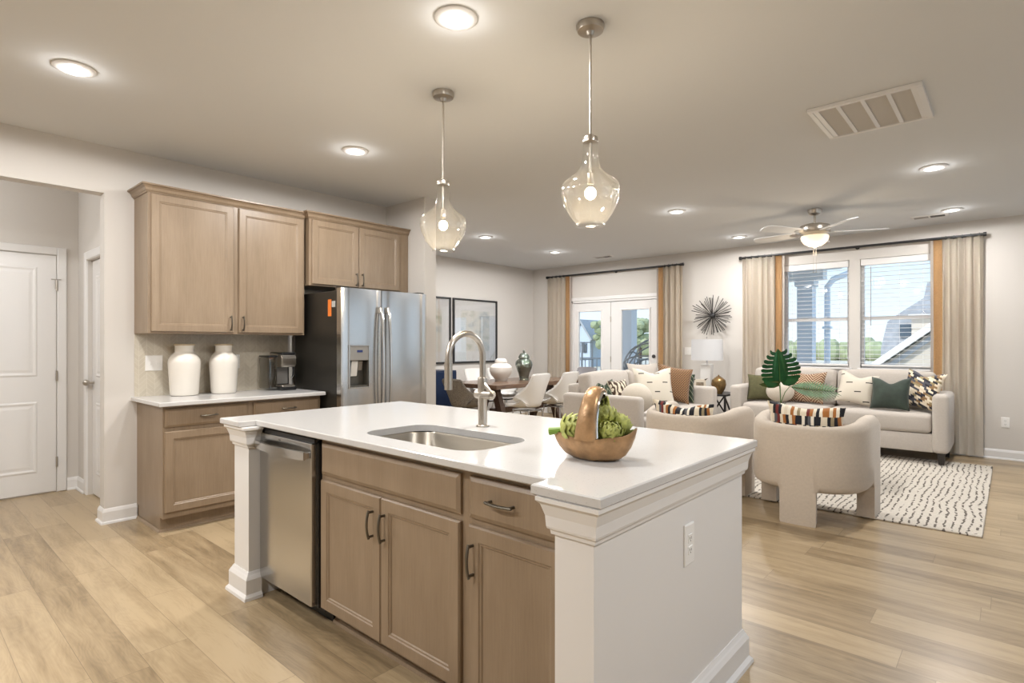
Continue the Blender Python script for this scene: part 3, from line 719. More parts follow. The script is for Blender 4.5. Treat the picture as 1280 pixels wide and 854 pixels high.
artichoke(wl(.034, .010, .142), wd_(-.5, -.2, .8), 1.05, 'topmost artichoke heaped against the bowl handle')

# ------------------------------------------------------------ lamps
M_bulb = emit('warm bulb', (1, .86, .62), 22)
def point(name, loc, w, col, r):
    l = bpy.data.lights.new(name, 'POINT'); l.energy = w; l.color = col; l.shadow_soft_size = r
    o = bpy.data.objects.new(name, l); COL.objects.link(o); o.location = loc; return o
def pendant(x, y, label):
    t = thing('pendant_lamp', label, 'pendant lamp', (x, y, 1.84), 0, 'glass pendants above the island')
    T = lambda z: z-1.84
    obj('canopy', lathe(new(), [(.062, T(H)-.0005), (.062, T(H)-.018), (.058, T(H)-.03), (.02, T(H)-.034), (.014, T(H)-.05)], n=32), M_nickel, t, smooth=True)
    obj('stem', cyl(new(), (0, 0, T(2.24)), (0, 0, T(H)-.04), .0055, 10), M_nickel, t, smooth=True)
    obj('cap', lathe(new(), [(.012, T(2.262)), (.02, T(2.252)), (.033, T(2.248)), (.036, T(2.236)), (.034, T(2.226)), (.012, T(2.222))], n=28), M_nickel, t, smooth=True)
    obj('socket', lathe(new(), [(.006, T(2.23)), (.006, T(2.09)), (.014, T(2.085)), (.015, T(2.04)), (.012, T(2.035))], n=16), M_nickel, t, smooth=True)
    gp = [(.033, 2.23), (.034, 2.19), (.037, 2.15), (.043, 2.12), (.058, 2.095), (.085, 2.07), (.112, 2.052), (.128, 2.035), (.134, 2.015), (.132, 1.985), (.12, 1.945), (.10, 1.905), (.077, 1.872), (.066, 1.862), (.064, 1.85), (.066, 1.845)]
    obj('glass_shade', lathe(new(), [(r, T(z)) for r, z in gp], n=48, cap0=False, cap1=False), M_lampglass, t, smooth=True, auto=80)
    b = new(); sphere(b, (0, 0, T(1.995)), .026, (1, 1, 1.1), 16, 10); obj('bulb', b, M_bulb, t, smooth=True)
    point('pendant_light', (x, y, 1.93), 7, (1, .80, .55), .03)
pendant(-2.447, 2.156, 'clear glass pendant lamp nearer the refrigerator wall'); pendant(-1.427, 2.141, 'clear glass pendant lamp nearer the camera, above the bowl')
M_disc = emit('can light disc', (1, .95, .86), 5)
def can(x, y, label, k=1.0):
    t = thing('recessed_light', label, 'ceiling light', (x, y, H), 0, 'round ceiling lights')
    obj('trim_ring', lathe(new(), [(.095, -.0005), (.095, -.006), (.085, -.012), (.066, -.014), (.062, -.008)], n=36, cap1=False), M_trim, t, smooth=True)
    obj('lens', lathe(new(), [(.062, -.009), (.05, -.011), (.01, -.012)], n=32, cap0=False), M_disc, t, smooth=True)
    l = bpy.data.lights.new('can_lamp', 'AREA'); l.shape = 'DISK'; l.size = .13; l.energy = CAN_W*k; l.color = CAN_COL; l.spread = R(165)
    o = bpy.data.objects.new('can_lamp', l); COL.objects.link(o); o.location = (x, y, H-.02)
    point('can_glow', (x, y, H-.06), CAN_GLOW_W, CAN_COL, .03)
    l = bpy.data.lights.new('can_dome', 'SPOT'); l.spot_size = R(180); l.spot_blend = .12; l.energy = CAN_DOME_W*k; l.color = CAN_COL; l.shadow_soft_size = .06
    o = bpy.data.objects.new('can_dome', l); COL.objects.link(o); o.location = (x, y, H-.03)
for x, y, lb, k in ((-3.673, .677, 'round ceiling light nearest the hallway opening', 1.0), (-1.841, 1.697, 'large round ceiling light at the top between the two pendants', 0.9),
        (-3.665, 2.359, 'round ceiling light in front of the wall cabinets', 1.0), (-5.294, 5.42, 'round ceiling light over the near end of the dining table', 1.6), (-5.348, 7.037, 'round ceiling light nearest the dining room corner', 1.45),
        (-2.721, 5.761, 'round ceiling light midway between pendants and ceiling fan', 1.3), (-2.74, 7.691, 'round ceiling light left of the fan, close to the far wall', 1.0),
        (-.475, 5.727, 'round ceiling light below the big ceiling grille', 1.3), (-.476, 7.659, 'round ceiling light above the right curtain by the small vent', 0.8)): can(x, y, lb, k)
for x, y, k in ((-1.85, -.9, 2.0), (-3.67, -1.2, 1.5), (.9, 1.7, 1.5)): can(x, y, 'unseen round ceiling light added for brightness over the %s' % {2.0: 'kitchen aisle behind the camera', 1.5: 'hallway side behind the camera' if x < 0 else 'floor right of the camera'}[k], k)  # out-of-view ceiling lights added to brighten the island and room
point('hall_fill', (-5.7, -.2, 2.4), 17, CAN_COL, .12)  # fill lamp without a fixture, added to brighten the hall

# ceiling grilles and vents
t = thing('return_air_grille', 'large white ceiling grille with four panes', 'vent', (-.65, 4.1, H))
b = new(); x0, x1, y0, y1 = -.945, -.365, 3.80, 4.41; e = .03
for a in ((x0, x1, y0, y0+e), (x0, x1, y1-e, y1), (x0, x0+e, y0+e, y1-e), (x1-e, x1, y0+e, y1-e)): bx(b, *a, H-.022, H-.0005, .004)
obj('frame', b, M_trim, t, True)
b = new(); n = 70
for i in range(n):
    yy = y0+e+(y1-y0-2*e)*(i+.5)/n; bx(b, x0+e, x1-e, yy-.0012, yy+.0018, H-.014, H-.004)
obj('louvers', b, mat('grille louver', (.66, .63, .59), .7), t, True)
obj('backing', box(x0+e, x1-e, y0+e, y1-e, H-.004, H-.001), mat('grille backing', (.56, .53, .49), .8), t, True)
for f in (.06, .28, .5, .72, .94):
    xx = x0+(x1-x0)*f; w = .011 if .1 < f < .9 else .022; obj('divider', box(xx-w, xx+w, y0+e-.003, y1-e+.003, H-.018, H-.003), M_trim, t, True)
def vent(x, y, label):
    t = thing('ceiling_vent', label, 'vent', (x, y, H), 0, 'small ceiling vents along the far wall')
    obj('frame', panel(new(), lambda u, v, w: (u, v, -w), -.17, .17, -.06, .06, [(0, .0005), (0, .005), (.015, .012), (.016, .012)]), M_trim, t)
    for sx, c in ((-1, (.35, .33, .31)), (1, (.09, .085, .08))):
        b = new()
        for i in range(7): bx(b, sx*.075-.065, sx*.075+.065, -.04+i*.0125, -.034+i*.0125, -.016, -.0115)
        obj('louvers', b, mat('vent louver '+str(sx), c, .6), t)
vent(-5.03, 7.93, 'small ceiling vent above the french doors'); vent(-2.45, 8.0, 'small ceiling vent left of the ceiling fan near the far wall'); vent(-.69, 7.86, 'small ceiling vent above the right end of the window curtains')
# ceiling fan
FXY = (-1.58, 6.68)
t = thing('ceiling_fan', 'five-blade nickel ceiling fan with lit glass bowl above the living area', 'ceiling fan', (FXY[0], FXY[1], 2.36))
T = lambda z: z-2.36
obj('canopy', lathe(new(), [(.07, T(H)-.0005), (.07, T(2.75)), (.06, T(2.715)), (.035, T(2.70)), (.02, T(2.695))], n=28), M_nickel, t, smooth=True)
obj('downrod', cyl(new(), (0, 0, T(2.59)), (0, 0, T(2.70)), .013), M_nickel, t, smooth=True)
obj('motor', lathe(new(), [(.03, T(2.605)), (.10, T(2.60)), (.145, T(2.585)), (.15, T(2.575)), (.15, T(2.52)), (.14, T(2.505)), (.10, T(2.495)), (.07, T(2.48)), (.07, T(2.455))], n=36), M_nickel, t, smooth=True)
M_blade = mat('pale grey fan blade', (.68, .68, .68), .35)
for k in range(5):
    a = R(-90+72*k)+YAW; rot = Matrix.Rotation(a, 4, 'Z') @ Matrix.Translation((0, 0, T(2.515))) @ Matrix.Rotation(R(13), 4, 'X')
    b = new(); pl = [(.19, -.055), (.30, -.068), (.62, -.075), (.67, -.06), (.685, -.02), (.685, .02), (.67, .06), (.62, .075), (.30, .068), (.19, .055)]
    prism(b, pl, -.003, .003); b.transform(rot); bl = obj('blade', b, M_blade, t)
    b = new(); prism(b, [(.10, -.03), (.17, -.02), (.21, -.045), (.26, -.02), (.27, 0), (.26, .02), (.21, .045), (.17, .02), (.10, .03)], -.009, -.0035); b.transform(rot); obj('blade_bracket', b, M_nickel, bl)
g_ = G('lit frosted bowl'); pb = g_.bsdf((.9, .8, .66), .4); g_.p.inputs['Emission Color'].default_value = (1, .80, .55, 1); g_.p.inputs['Emission Strength'].default_value = .6; pb.cycles.emission_sampling = 'NONE'
obj('light_bowl', lathe(new(), [(.13, T(2.475)), (.137, T(2.462)), (.13, T(2.43)), (.105, T(2.395)), (.065, T(2.37)), (.02, T(2.36)), (.012, T(2.35))], n=36), pb, t, smooth=True)
for sx in (-.012, .014): obj('pull_chain', tube(new(), [(sx, 0, T(2.37)), (sx, 0, T(2.1)), (sx, 0, T(2.08))], [.0018, .0018, .006], 6), M_nickel, t)
point('fan_light', (FXY[0], FXY[1], 2.30), 5, (1, .82, .6), .1)

# ------------------------------------------------------------ curtains and rods
def curtain_mat():
    g = G('linen curtain'); v, x, y, z = g.coord()
    c = g.ramp(g.noise(g.mapv(v, (60, 60, 300)), 2, 3), [(.3, (.71, .64, .54)), (.7, (.79, .725, .635))])
    p = g.bsdf(c, .9); p = g.p; tl = g.n('ShaderNodeBsdfTranslucent'); g.l(c, tl.inputs[0]); mx = g.n('ShaderNodeMixShader'); mx.inputs[0].default_value = .25
    g.l(p.outputs[0], mx.inputs[1]); g.l(tl.outputs[0], mx.inputs[2]); g.l(mx.outputs[0], g.o.inputs[0]); return g.m
M_curt = curtain_mat(); M_band = mat('ochre curtain band', (.58, .36, .175), .9, var=.08, vs=80)
M_edge = mat('pale curtain edge', (.66, .60, .55), .9)
CY = FY-.085; ZR = 2.575
def sheet(x0, x1, n_f, ph, amp=.035, z0=.02, z1=ZR-.012):
    b = new(); n = max(8, int(n_f*12)); rows = []
    for z in (z1, z1-.3, 1.4, z0):
        k = 1 if z < z1-.1 else .8
        rows.append([b.verts.new((x0+(x1-x0)*i/n+.008*math.sin(i*.7+z), CY+k*amp*math.sin(ph+2*math.pi*n_f*i/n)*(1+.25*math.sin(i*.37)), z)) for i in range(n+1)])
    for a, c in zip(rows, rows[1:]):
        for i in range(n): b.faces.new((a[i], a[i+1], c[i+1], c[i]))
    bmesh.ops.solidify(b, geom=list(b.faces), thickness=.004); return b
def curtain(x0, x1, band, left, label, grp):
    bw = .085
    t = thing('curtain', label, 'curtain', ((x0+x1)/2, CY, .02), 0, grp)
    if left:  a = (x0, x1-bw-.03); bb = (x1-bw-.03, x1-.03); ee = (x1-.03, x1)
    else: a = (x0+bw+.03, x1); bb = (x0+.03, x0+.03+bw); ee = (x0, x0+.03)
    obj('fabric_panel', sheet(a[0], a[1], (a[1]-a[0])/.092, 0, .028), M_curt, t, True, smooth=True, auto=80)
    obj('contrast_band', sheet(bb[0], bb[1], .3, 0 if left else 0, .02), M_band, t, True, smooth=True, auto=80)
    obj('edge_strip', sheet(ee[0], ee[1], .3, .5, .015), M_edge, t, True, smooth=True)
    for i in range(5):
        xx = a[0]+(a[1]-a[0])*(i+.5)/5; obj('ring', tube(new(), [(xx, CY+.022*math.cos(2*math.pi*k/14), ZR+.022*math.sin(2*math.pi*k/14)) for k in range(15)], .003, 6), M_black, t, True)
curtain(-6.58, -6.045, 0, True, 'beige curtain with ochre band left of the french doors', 'french door curtains')
curtain(-4.33, -3.875, 0, False, 'beige curtain with ochre band right of the french doors, by the lamp', 'french door curtains')
curtain(-2.955, -2.385, 0, True, 'beige curtain with ochre band left of the double window', 'window curtains')
curtain(-.735, -.235, 0, False, 'beige curtain with ochre band right of the double window, behind the sofa arm', 'window curtains')
def rod(x0, x1, label):
    t = thing('curtain_rod', label, 'curtain rod', ((x0+x1)/2, CY, ZR))
    obj('pole', cyl(new(), (x0, CY, ZR), (x1, CY, ZR), .016, 12), M_black, t, True, smooth=True)
    for x, s in ((x0, -1), (x1, 1)): obj('finial', cyl(new(), (x, CY, ZR), (x+s*.03, CY, ZR), .025, 14), M_black, t, True, smooth=True)
    for x in (x0+.07, (x0+x1)/2+.1, x1-.07): b = new(); cyl(b, (x, CY, ZR), (x, FY-.002, ZR), .008, 8); cyl(b, (x, FY-.008, ZR), (x, FY-.0005, ZR), .025, 14); obj('bracket', b, M_black, t, True, smooth=True)
rod(-6.57, -3.89, 'black curtain rod above the french doors'); rod(-2.965, -.24, 'black curtain rod above the double window')
# wall things on the far wall
mf = lambda u, v, w: (u, FY-w, v)
plate('light_switch', 'white switch plate on the far wall left of the table lamp', 'light switch', mf, -3.80, 1.20, .16, .118, ('rocker', 3))
plate('wall_outlet', 'white outlet low on the far wall right of the curtain', 'outlet', mf, -.05, .42, .074, .118, ('duplex', 2))
t = thing('sunburst_decoration', 'dark metal sunburst wall decoration above the table lamp', 'wall decoration', (-3.40, FY-.08, 1.745))
b = new(); sphere(b, (0, 0, 0), .045, (1, .8, 1)); cyl(b, (0, 0, 0), (0, .0795, 0), .01, 8); obj('hub', b, M_black, t, smooth=True)
M_spoke = mat('dark bronze spoke', (.03, .026, .022), .45, .5)
rnd = random.Random(3)
for i in range(54):
    a = 2*math.pi*i/54+rnd.uniform(-.06, .06); L = rnd.uniform(.26, .315); dy = rnd.uniform(-.12, .055)
    obj('spoke', tube(new(), [(0, 0, 0), (L*math.cos(a), dy, L*math.sin(a))], [.003, .0055], 6), M_spoke, t)

# ------------------------------------------------------------ soft furniture
def rbox(x0, x1, y0, y1, z0, z1, bev=.04, seg=4, puff=0):
    b = new(); bx(b, x0, x1, y0, y1, z0, z1)
    bmesh.ops.bevel(b, geom=list(b.edges), offset=bev, segments=seg, affect='EDGES', profile=.5)
    if puff:
        bmesh.ops.subdivide_edges(b, edges=[e for e in b.edges if e.calc_length() > .15], cuts=3, use_grid_fill=True)
        for v in b.verts:
            u = (v.co.x-(x0+x1)/2)/((x1-x0)/2); w = (v.co.y-(y0+y1)/2)/((y1-y0)/2); h = (v.co.z-(z0+z1)/2)/((z1-z0)/2)
            v.co.z += puff*h*max(0, 1-u*u)*max(0, 1-w*w)*1.0
            v.co.y += puff*w*max(0, 1-u*u)*max(0, 1-h*h)*.6
    return b
def sofa(L, D, label, loc, rz, m, arm=.15, armh=.77):
    t = thing('sofa', label, 'sofa', loc, rz); x0, x1, y0, y1 = -L/2, L/2, -D/2, D/2
    obj('base_frame', rbox(x0+arm-.01, x1-arm+.01, y0+.045, y1-.02, .135, .335, .012, 2), m, t, smooth=True)
    for a, c in ((x0, x0+arm), (x1-arm, x1)): obj('armrest', rbox(a, c, y0, y1-.02, .135, armh, .045, 4), m, t, smooth=True)
    obj('back_frame', rbox(x0+arm-.02, x1-arm+.02, y1-.16, y1, .2, .86, .035, 3), m, t, smooth=True)
    w = (L-2*arm)/2
    for i in range(2):
        a = x0+arm+i*w; obj('seat_cushion', rbox(a+.004, a+w-.004, y0+.02, y1-.17, .34, .545, .045, 4, .018), m, t, smooth=True)
    for i in range(2):
        a = x0+arm+i*w; b = rbox(a+.004, a+w-.004, -.09, .09, 0, .45, .05, 4, .03); b.transform(Matrix.Translation((0, y1-.26, .535)) @ Matrix.Rotation(R(-9), 4, 'X')); obj('back_cushion', b, m, t, smooth=True)
    for sx in (x0+.07, x1-.07):
        for sy in (y0+.06, y1-.09):
            obj('leg', rings(new(), [[(sx+u*.034, sy+v*.034, .137) for u, v in ((-1, -1), (1, -1), (1, 1), (-1, 1))], [(sx+u*.024, sy+v*.024, .0125 if rz == 0 and sy < 0 or rz and sy < 0 else .001) for u, v in ((-1, -1), (1, -1), (1, 1), (-1, 1))]]), M_darkleg, t)
    return t
sofa(2.32, .80, 'beige two-seat sofa under the double window', (-1.65, 7.92, 0), 0, M_linen2)
sofa(2.06, .98, 'pale beige sofa seen from its arm end in front of the french doors', (-3.30, 6.11, 0), R(90), M_linen2)
def barrel(label, loc, rz):
    """three-leg chair: the upholstered shell runs straight down into a broad back leg and two arm legs"""
    t = thing('barrel_chair', label, 'armchair', loc, rz, 'curved three-leg armchairs')
    a, th = .345, .058; path = []; dense = []
    for i in range(121): dense.append((-a, -.365+.30*i/120))
    for i in range(1, 400):
        q = math.pi*i/400; c, sn = -math.cos(q), math.sin(q); p = 2/2.7
        dense.append((a*math.copysign(abs(c)**p, c), -.065+.375*sn**p))
    for i in range(121): dense.append((a, -.065-.30*i/120))
    cum = [0]
    for A, B in zip(dense, dense[1:]): cum.append(cum[-1]+math.dist(A, B))
    n = 96; k = 0
    for i in range(n+1):
        d = cum[-1]*i/n
        while k < len(cum)-2 and cum[k+1] < d: k += 1
        f = (d-cum[k])/max(1e-9, cum[k+1]-cum[k]); path.append(tuple(dense[k][m]+(dense[k+1][m]-dense[k][m])*f for m in (0, 1)))
    zb = .245; rs = []; info = []
    for i, (x, y) in enumerate(path):
        A = Vector(path[max(i-1, 0)]); B = Vector(path[min(i+1, n)]); tg = (B-A).normalized(); nr = Vector((-tg.y, tg.x))
        sb = max(0, (y+.065)/.375); zt = .765-.05*sb
        ends = min(i, n-i); sh = [.05, .022, .008, .002][ends] if ends < 4 else 0
        kind = 'back' if (abs(x) < .125 and y > 0) else ('L' if x < 0 else 'R') if y < -.115 else ''
        c = 0 if kind else 1
        pr = [(-1, zb+.05*c), (-.72, zb+.014*c), (-.35, zb), (.35, zb), (.72, zb+.014*c), (1, zb+.05*c), (1, .45), (1, zt-.06-sh*.3), (.86, zt-.025-sh), (.5, zt-.004-sh), (0, zt-sh), (-.5, zt-.004-sh), (-.86, zt-.025-sh), (-1, zt-.06-sh*.3), (-1, .45)]
        P3 = lambda o_, z: (x+nr.x*o_*th, y+nr.y*o_*th, z)
        rs.append([P3(o_, z) for o_, z in pr]); info.append((kind, [P3(o_, 0) for o_ in (-1, -.72, -.35, .35, .72, 1)], [P3(o_, 0) for o_ in (.96, -.96)]))
    obj('shell', rings(new(), rs), M_linen, t, smooth=True, auto=60)
    for kd, nm, z0 in (('back', 'back_leg', 0.0006), ('L', 'front_leg', .0125), ('R', 'front_leg', .0125)):
        pl = [q for q in info if q[0] == kd]; inn = [q[1][0] for q in pl]; out = [q[1][-1] for q in pl]
        poly = inn + out[::-1]
        cx_ = sum(q[0] for q in poly)/len(poly); cy_ = sum(q[1] for q in poly)/len(poly)
        sm = [(cx_+(q[0]-cx_)*.97, cy_+(q[1]-cy_)*.97) for q in poly]
        obj(nm, rings(new(), [[(q[0], q[1], z0) for q in sm], [(q[0], q[1], z0+.01) for q in poly], [(q[0], q[1], zb+.004) for q in poly]]), M_linen, t, smooth=True, auto=50)
    pl = [(x*.86, max(-.33, y*.86-.01)) for x, y in path]; b = new(); q = lambda k, z: [(x*k, y*k, z) for x, y in pl]
    rings(b, [q(.97, .25), q(1, .27), q(1, .41), q(.97, .438), q(.88, .45), q(.4, .462)])
    obj('seat', b, M_linen, t, smooth=True, auto=60)
    return t
bc = barrel('curved beige armchair with its back to the camera, right of the island corner', (-1.16, 4.78, 0), math.pi)
dup_at(bc, (-2.10, 4.78, 0), math.pi, 'curved beige armchair half hidden behind the island countertop')
o = obj('area_rug', rbox(-3.15, -.145, 4.94, 7.86, .0005, .012, .004, 1), M_rug); tag(o, 'cream rug with rows of dark dashes under the armchairs', 'rug')
def pillow(name, loc, w, h, t, rz, tilt, roll, m, label, dip=.0, group=None, cat='cushion'):
    b = new(); n = 14; top = {}; bot = {}
    for i in range(n+1):
        for j in range(n+1):
            u = i/n*2-1; v = j/n*2-1
            x = w/2*u*(1-.09*(1-v*v)); z = h/2*v*(1-.09*(1-u*u))
            if dip: z -= dip*math.exp(-(u/.42)**2)*max(0, (v+.3)/1.3)**2
            d = t/2*max(0, (1-u*u)*(1-v*v))**.42
            edge = i in (0, n) or j in (0, n)
            top[i, j] = b.verts.new((x, -d, z)); bot[i, j] = top[i, j] if edge else b.verts.new((x, d, z))
    for i in range(n):
        for j in range(n):
            for g, o in ((top, 1), (bot, -1)):
                q = (g[i, j], g[i+1, j], g[i+1, j+1], g[i, j+1]); b.faces.new(q if o > 0 else q[::-1])
    M = Matrix.Rotation(roll, 4, 'Y'); b.transform(M)
    zmin = min(v.co.z for v in b.verts); b.transform(Matrix.Translation((0, 0, -zmin)))
    o = obj(name, b, m, smooth=True, auto=100)
    o.matrix_basis = Matrix.Translation(loc) @ Matrix.Rotation(rz, 4, 'Z') @ Matrix.Rotation(tilt, 4, 'X')
    return tag(o, label, cat, group)
def ball(name, loc, r, sc, m, label):
    b = new(); sphere(b, (0, 0, r*sc[2]), r, sc, 28, 18); o = obj(name, b, m, smooth=True); o.location = loc; return tag(o, label, 'cushion')
# on the armchairs (leaning on their near backs: top tilts towards the camera)
pillow('lumbar_cushion', (-1.165, 4.70, .462), .54, .40, .13, 0, R(12), R(2), M_mosaic, 'multicoloured block-pattern lumbar cushion on the armchair with its back to the camera', .02, 'lumbar cushions')
pillow('lumbar_cushion', (-2.13, 4.70, .462), .56, .36, .13, 0, R(14), R(1), M_mosaic, 'multicoloured block-pattern lumbar cushion on the armchair behind the island', .05, 'lumbar cushions')
# sofa under the window (seat top .55, seat front y 7.54, back cushions y ~7.97)
SZ = .562
pillow('throw_cushion', (-2.47, 7.80, SZ), .40, .36, .12, R(12), R(-18), 0, M_olive, 'olive green cushion in the left corner of the window sofa')
ball('ball_cushion', (-2.23, 7.72, SZ), .15, (1.12, 1, .95), M_cream, 'round cream ball cushion behind the monstera leaf')
pillow('throw_cushion', (-1.97, 7.80, SZ), .46, .42, .13, R(-8), R(-18), 0, M_chev, 'rust striped cushion behind the palm frond on the window sofa', .02)
pillow('throw_cushion', (-1.38, 7.72, SZ), .40, .40, .15, R(6), R(-20), R(10), M_dash, 'cream cushion with short dark marks on the window sofa', .05)
pillow('throw_cushion', (-1.04, 7.64, SZ), .39, .38, .14, R(-4), R(-16), 0, M_velvet, 'dark green velvet cushion on the window sofa', .06)
pillow('throw_cushion', (-.79, 7.78, SZ), .44, .44, .14, R(-30), R(-16), R(6), M_blocks, 'cushion with small slanted multicoloured bricks by the right sofa arm', .05)
# sofa before the french doors (faces +x; seat y 5.23..6.99)
q = R(90)
pillow('throw_cushion', (-3.40, 5.48, SZ), .38, .36, .12, q-R(8), R(-18), 0, M_leafp, 'green leaf-striped cushion at the near end of the french-door sofa', .05)
pillow('throw_cushion', (-3.33, 5.68, SZ), .36, .35, .12, q-R(5), R(-18), 0, M_zebra, 'brown and cream zebra-stripe cushion on the french-door sofa')
ball('ball_cushion', (-3.02, 5.42, SZ), .165, (1, 1.05, 1.0), M_cream, 'round cream ball cushion at the front of the french-door sofa')
pillow('throw_cushion', (-3.18, 6.18, SZ), .50, .48, .12, q-R(38), R(-16), 0, M_dash, 'large cream cushion with dark dashes in the middle of the french-door sofa', .05)
pillow('throw_cushion', (-3.37, 6.36, SZ), .50, .53, .09, q-R(20), R(-14), 0, M_linen2, 'plain pale grey cushion standing behind the large dashed cushion')
pillow('throw_cushion', (-3.12, 6.55, SZ), .44, .46, .13, q-R(52), R(-18), R(11), M_weave, 'rust brown lattice-woven cushion on the french-door sofa')
pillow('throw_cushion', (-3.16, 6.80, SZ), .36, .38, .11, q-R(60), R(-18), R(4), M_leafp, 'dark green pale-striped cushion beside the far sofa arm')

# ------------------------------------------------------------ coffee table, leaves
t = thing('coffee_table', 'low brown wooden coffee table between the armchairs and window sofa', 'coffee table', (-1.62, 6.15, .0125))
obj('table_top', rbox(-.55, .55, -.35, .35, .43, .48, .008, 2), mat('warm brown wood', (.20, .115, .06), .4, var=.25, vs=5, stretch=(1, 8, 8)), t)
obj('shelf', box(-.48, .48, -.28, .28, .12, .145, .004), M_dkwood, t)
for sx in (-.48, .48):
    for sy in (-.28, .28): obj('leg', box(sx-.03, sx+.03, sy-.03, sy+.03, 0, .43, .004), M_dkwood, t)
t = thing('vase', 'clear glass vase holding the tropical leaves on the coffee table', 'vase', (-1.775, 6.18, .4935))
obj('vase_body', lathe(new(), [(.05, 0), (.062, .01), (.075, .08), (.07, .15), (.045, .20), (.05, .22), (.046, .22), (.041, .2), (.066, .15), (.071, .08), (.058, .015)], n=28), glass('vase glass', (.9, .95, .93), .1, .5), t, smooth=True)
M_mon = mat('monstera green', (.012, .09, .022), .3, var=.35, vs=12); M_palm = mat('palm frond green', (.07, .15, .06), .4, var=.3, vs=20)
right = Vector((math.cos(YAW), math.sin(YAW), 0)); toward = Vector((math.sin(YAW), -math.cos(YAW), 0))
def leaf_obj(name, base, tip, side, outline, m, label, stem_from, fold=.15):
    """flat leaf blade with slits: outline = list of closed polygons in (u across, v along)"""
    base = Vector(base); tip = Vector(tip); ax = tip-base; L = ax.length; ax.normalize(); sd = (Vector(side)-ax*Vector(side).dot(ax)).normalized(); nr = ax.cross(sd)
    t = thing(name, label, 'leaf', stem_from); b = new()
    for poly in outline:
        vs = [b.verts.new(base+ax*(v*L)+sd*(u*L)+nr*(-fold*abs(u)*L+.10*L*v*v)) for u, v in poly]; b.faces.new(vs)
    bmesh.ops.solidify(b, geom=list(b.faces), thickness=.0015)
    obj('blade', b, m, t, True)
    mid = (Vector(stem_from)+base)/2 + Vector((0, 0, .03))
    obj('stem', tube(new(), [stem_from, mid, base, base+ax*L*.5+nr*(.03*L), tip+nr*(.095*L)], [.004, .004, .0035, .003, .0015], 8), mat('leaf stem green', (.06, .14, .03), .4), t, True, smooth=True)
mons = []
for sg in (-1, 1):
    hw = lambda v: .62*max(0, math.sin(math.pi*min(1, max(0, .30+.66*v))))**.8   # half width of the leaf
    core = [(0, 0)] + [(sg*.40*hw(v), v-.02) for v in (0, .15, .3, .45, .6, .75, .88)] + [(0, 1)]; mons.append(core)
    mons.append([(0, 0), (sg*.10, -.13), (sg*.26, -.18), (sg*.42, -.13), (sg*.53, 0), (sg*.54, .09), (sg*.36, .07), (sg*.2, .05)])
    for k in range(7):
        v0 = .10+k*.125; w0 = hw(v0)*.36; w1 = hw(v0+.04); dr = .015+.010*k
        mons.append([(sg*w0*.8, v0-.05), (sg*(w0+w1)*.55, v0-.055+dr*.3), (sg*w1*.97, v0-.035+dr*.8), (sg*w1, v0+.03+dr), (sg*w1*.88, v0+.058+dr), (sg*(w0+w1)*.5, v0+.05+dr*.4), (sg*w0*.8, v0+.05)])
fz = (-1.78, 6.18, .70)
P = Vector((-1.79, 6.19, .93)); leaf_obj('monstera_leaf', P, P+Vector((0, 0, .33))-right*.03+toward*.05, right, mons, M_mon, 'large green monstera leaf standing in front of the window sofa', fz)
palm = []
for k in range(17):
    for sg in (-1, 1):
        v = .04+k*.056; w = .30*math.sin(math.pi*(.16+.74*k/17))
        palm.append([(0, v-.01), (sg*w*.5, v+.07), (sg*w, v+.20), (sg*w*.5, v+.122), (0, v+.034)])
P = Vector((-1.70, 6.20, .875)); leaf_obj('palm_frond', P, P+right*.44-Vector((0, 0, .07)), Vector((0, 0, 1))*.75-toward*.6, palm, M_palm, 'green palm frond leaning right below the monstera leaf', fz, .1)
pol2 = [[(0, 0), (.16, -.05), (.28, .2), (.26, .5), (.12, .85), (0, 1), (-.12, .85), (-.26, .5), (-.28, .2), (-.16, -.05)]]
P = Vector((-1.80, 6.20, .90)); leaf_obj('drooping_leaf', P, P-right*.20-Vector((0, 0, .02)), Vector((0, 0, 1))*.6+toward*.6, pol2, mat('soft green leaf', (.10, .16, .05), .35), 'small drooping green leaf in front of the round cushion', fz, .1)

# ------------------------------------------------------------ end table, lamp and trinkets
ET = (-3.19, 7.86)
t = thing('end_table', 'black metal end table with crossed legs between the two sofas', 'end table', (ET[0], ET[1], 0))
obj('table_top', rbox(-.30, .30, -.26, .30, .60, .625, .005, 1), M_black, t)
for sy in (-.24, .28):
    b = new()
    for sx in (-.285, .285): bx(b, sx-.012, sx+.012, sy-.012, sy+.012, .0005, .60)
    bx(b, -.285, .285, sy-.012, sy+.012, .0005, .025); tube(b, [(.285, sy, .02), (-.1, sy, .59)], .011, 6); tube(b, [(-.285, sy, .02), (.1, sy, .59)], .011, 6)
    obj('leg_frame', b, M_black, t)
b = new()
tube(b, [(.285, -.24, .02), (.285, .28, .59)], .011, 6); tube(b, [(.285, .28, .02), (.285, -.24, .59)], .011, 6); obj('side_brace', b, M_black, t)
t = thing('table_lamp', 'white table lamp with drum shade on the end table', 'table lamp', (-3.30, 7.97, .6255))
obj('lamp_base', rbox(-.075, .075, -.06, .06, 0, .40, .008, 2), mat('white lamp base', (.72, .70, .67), .3), t)
obj('neck', cyl(new(), (0, 0, .40), (0, 0, .47), .012), M_chrome, t, smooth=True)
gs = G('white drum shade'); ps = gs.bsdf((.50, .50, .51), .8); gs.p.inputs['Emission Color'].default_value = (1, .95, .9, 1); gs.p.inputs['Emission Strength'].default_value = .08; ps.cycles.emission_sampling = 'NONE'
obj('lamp_shade', lathe(new(), [(.222, .455), (.215, .755), (.21, .755), (.217, .455)], n=48, cap0=False, cap1=False), ps, t, smooth=True)
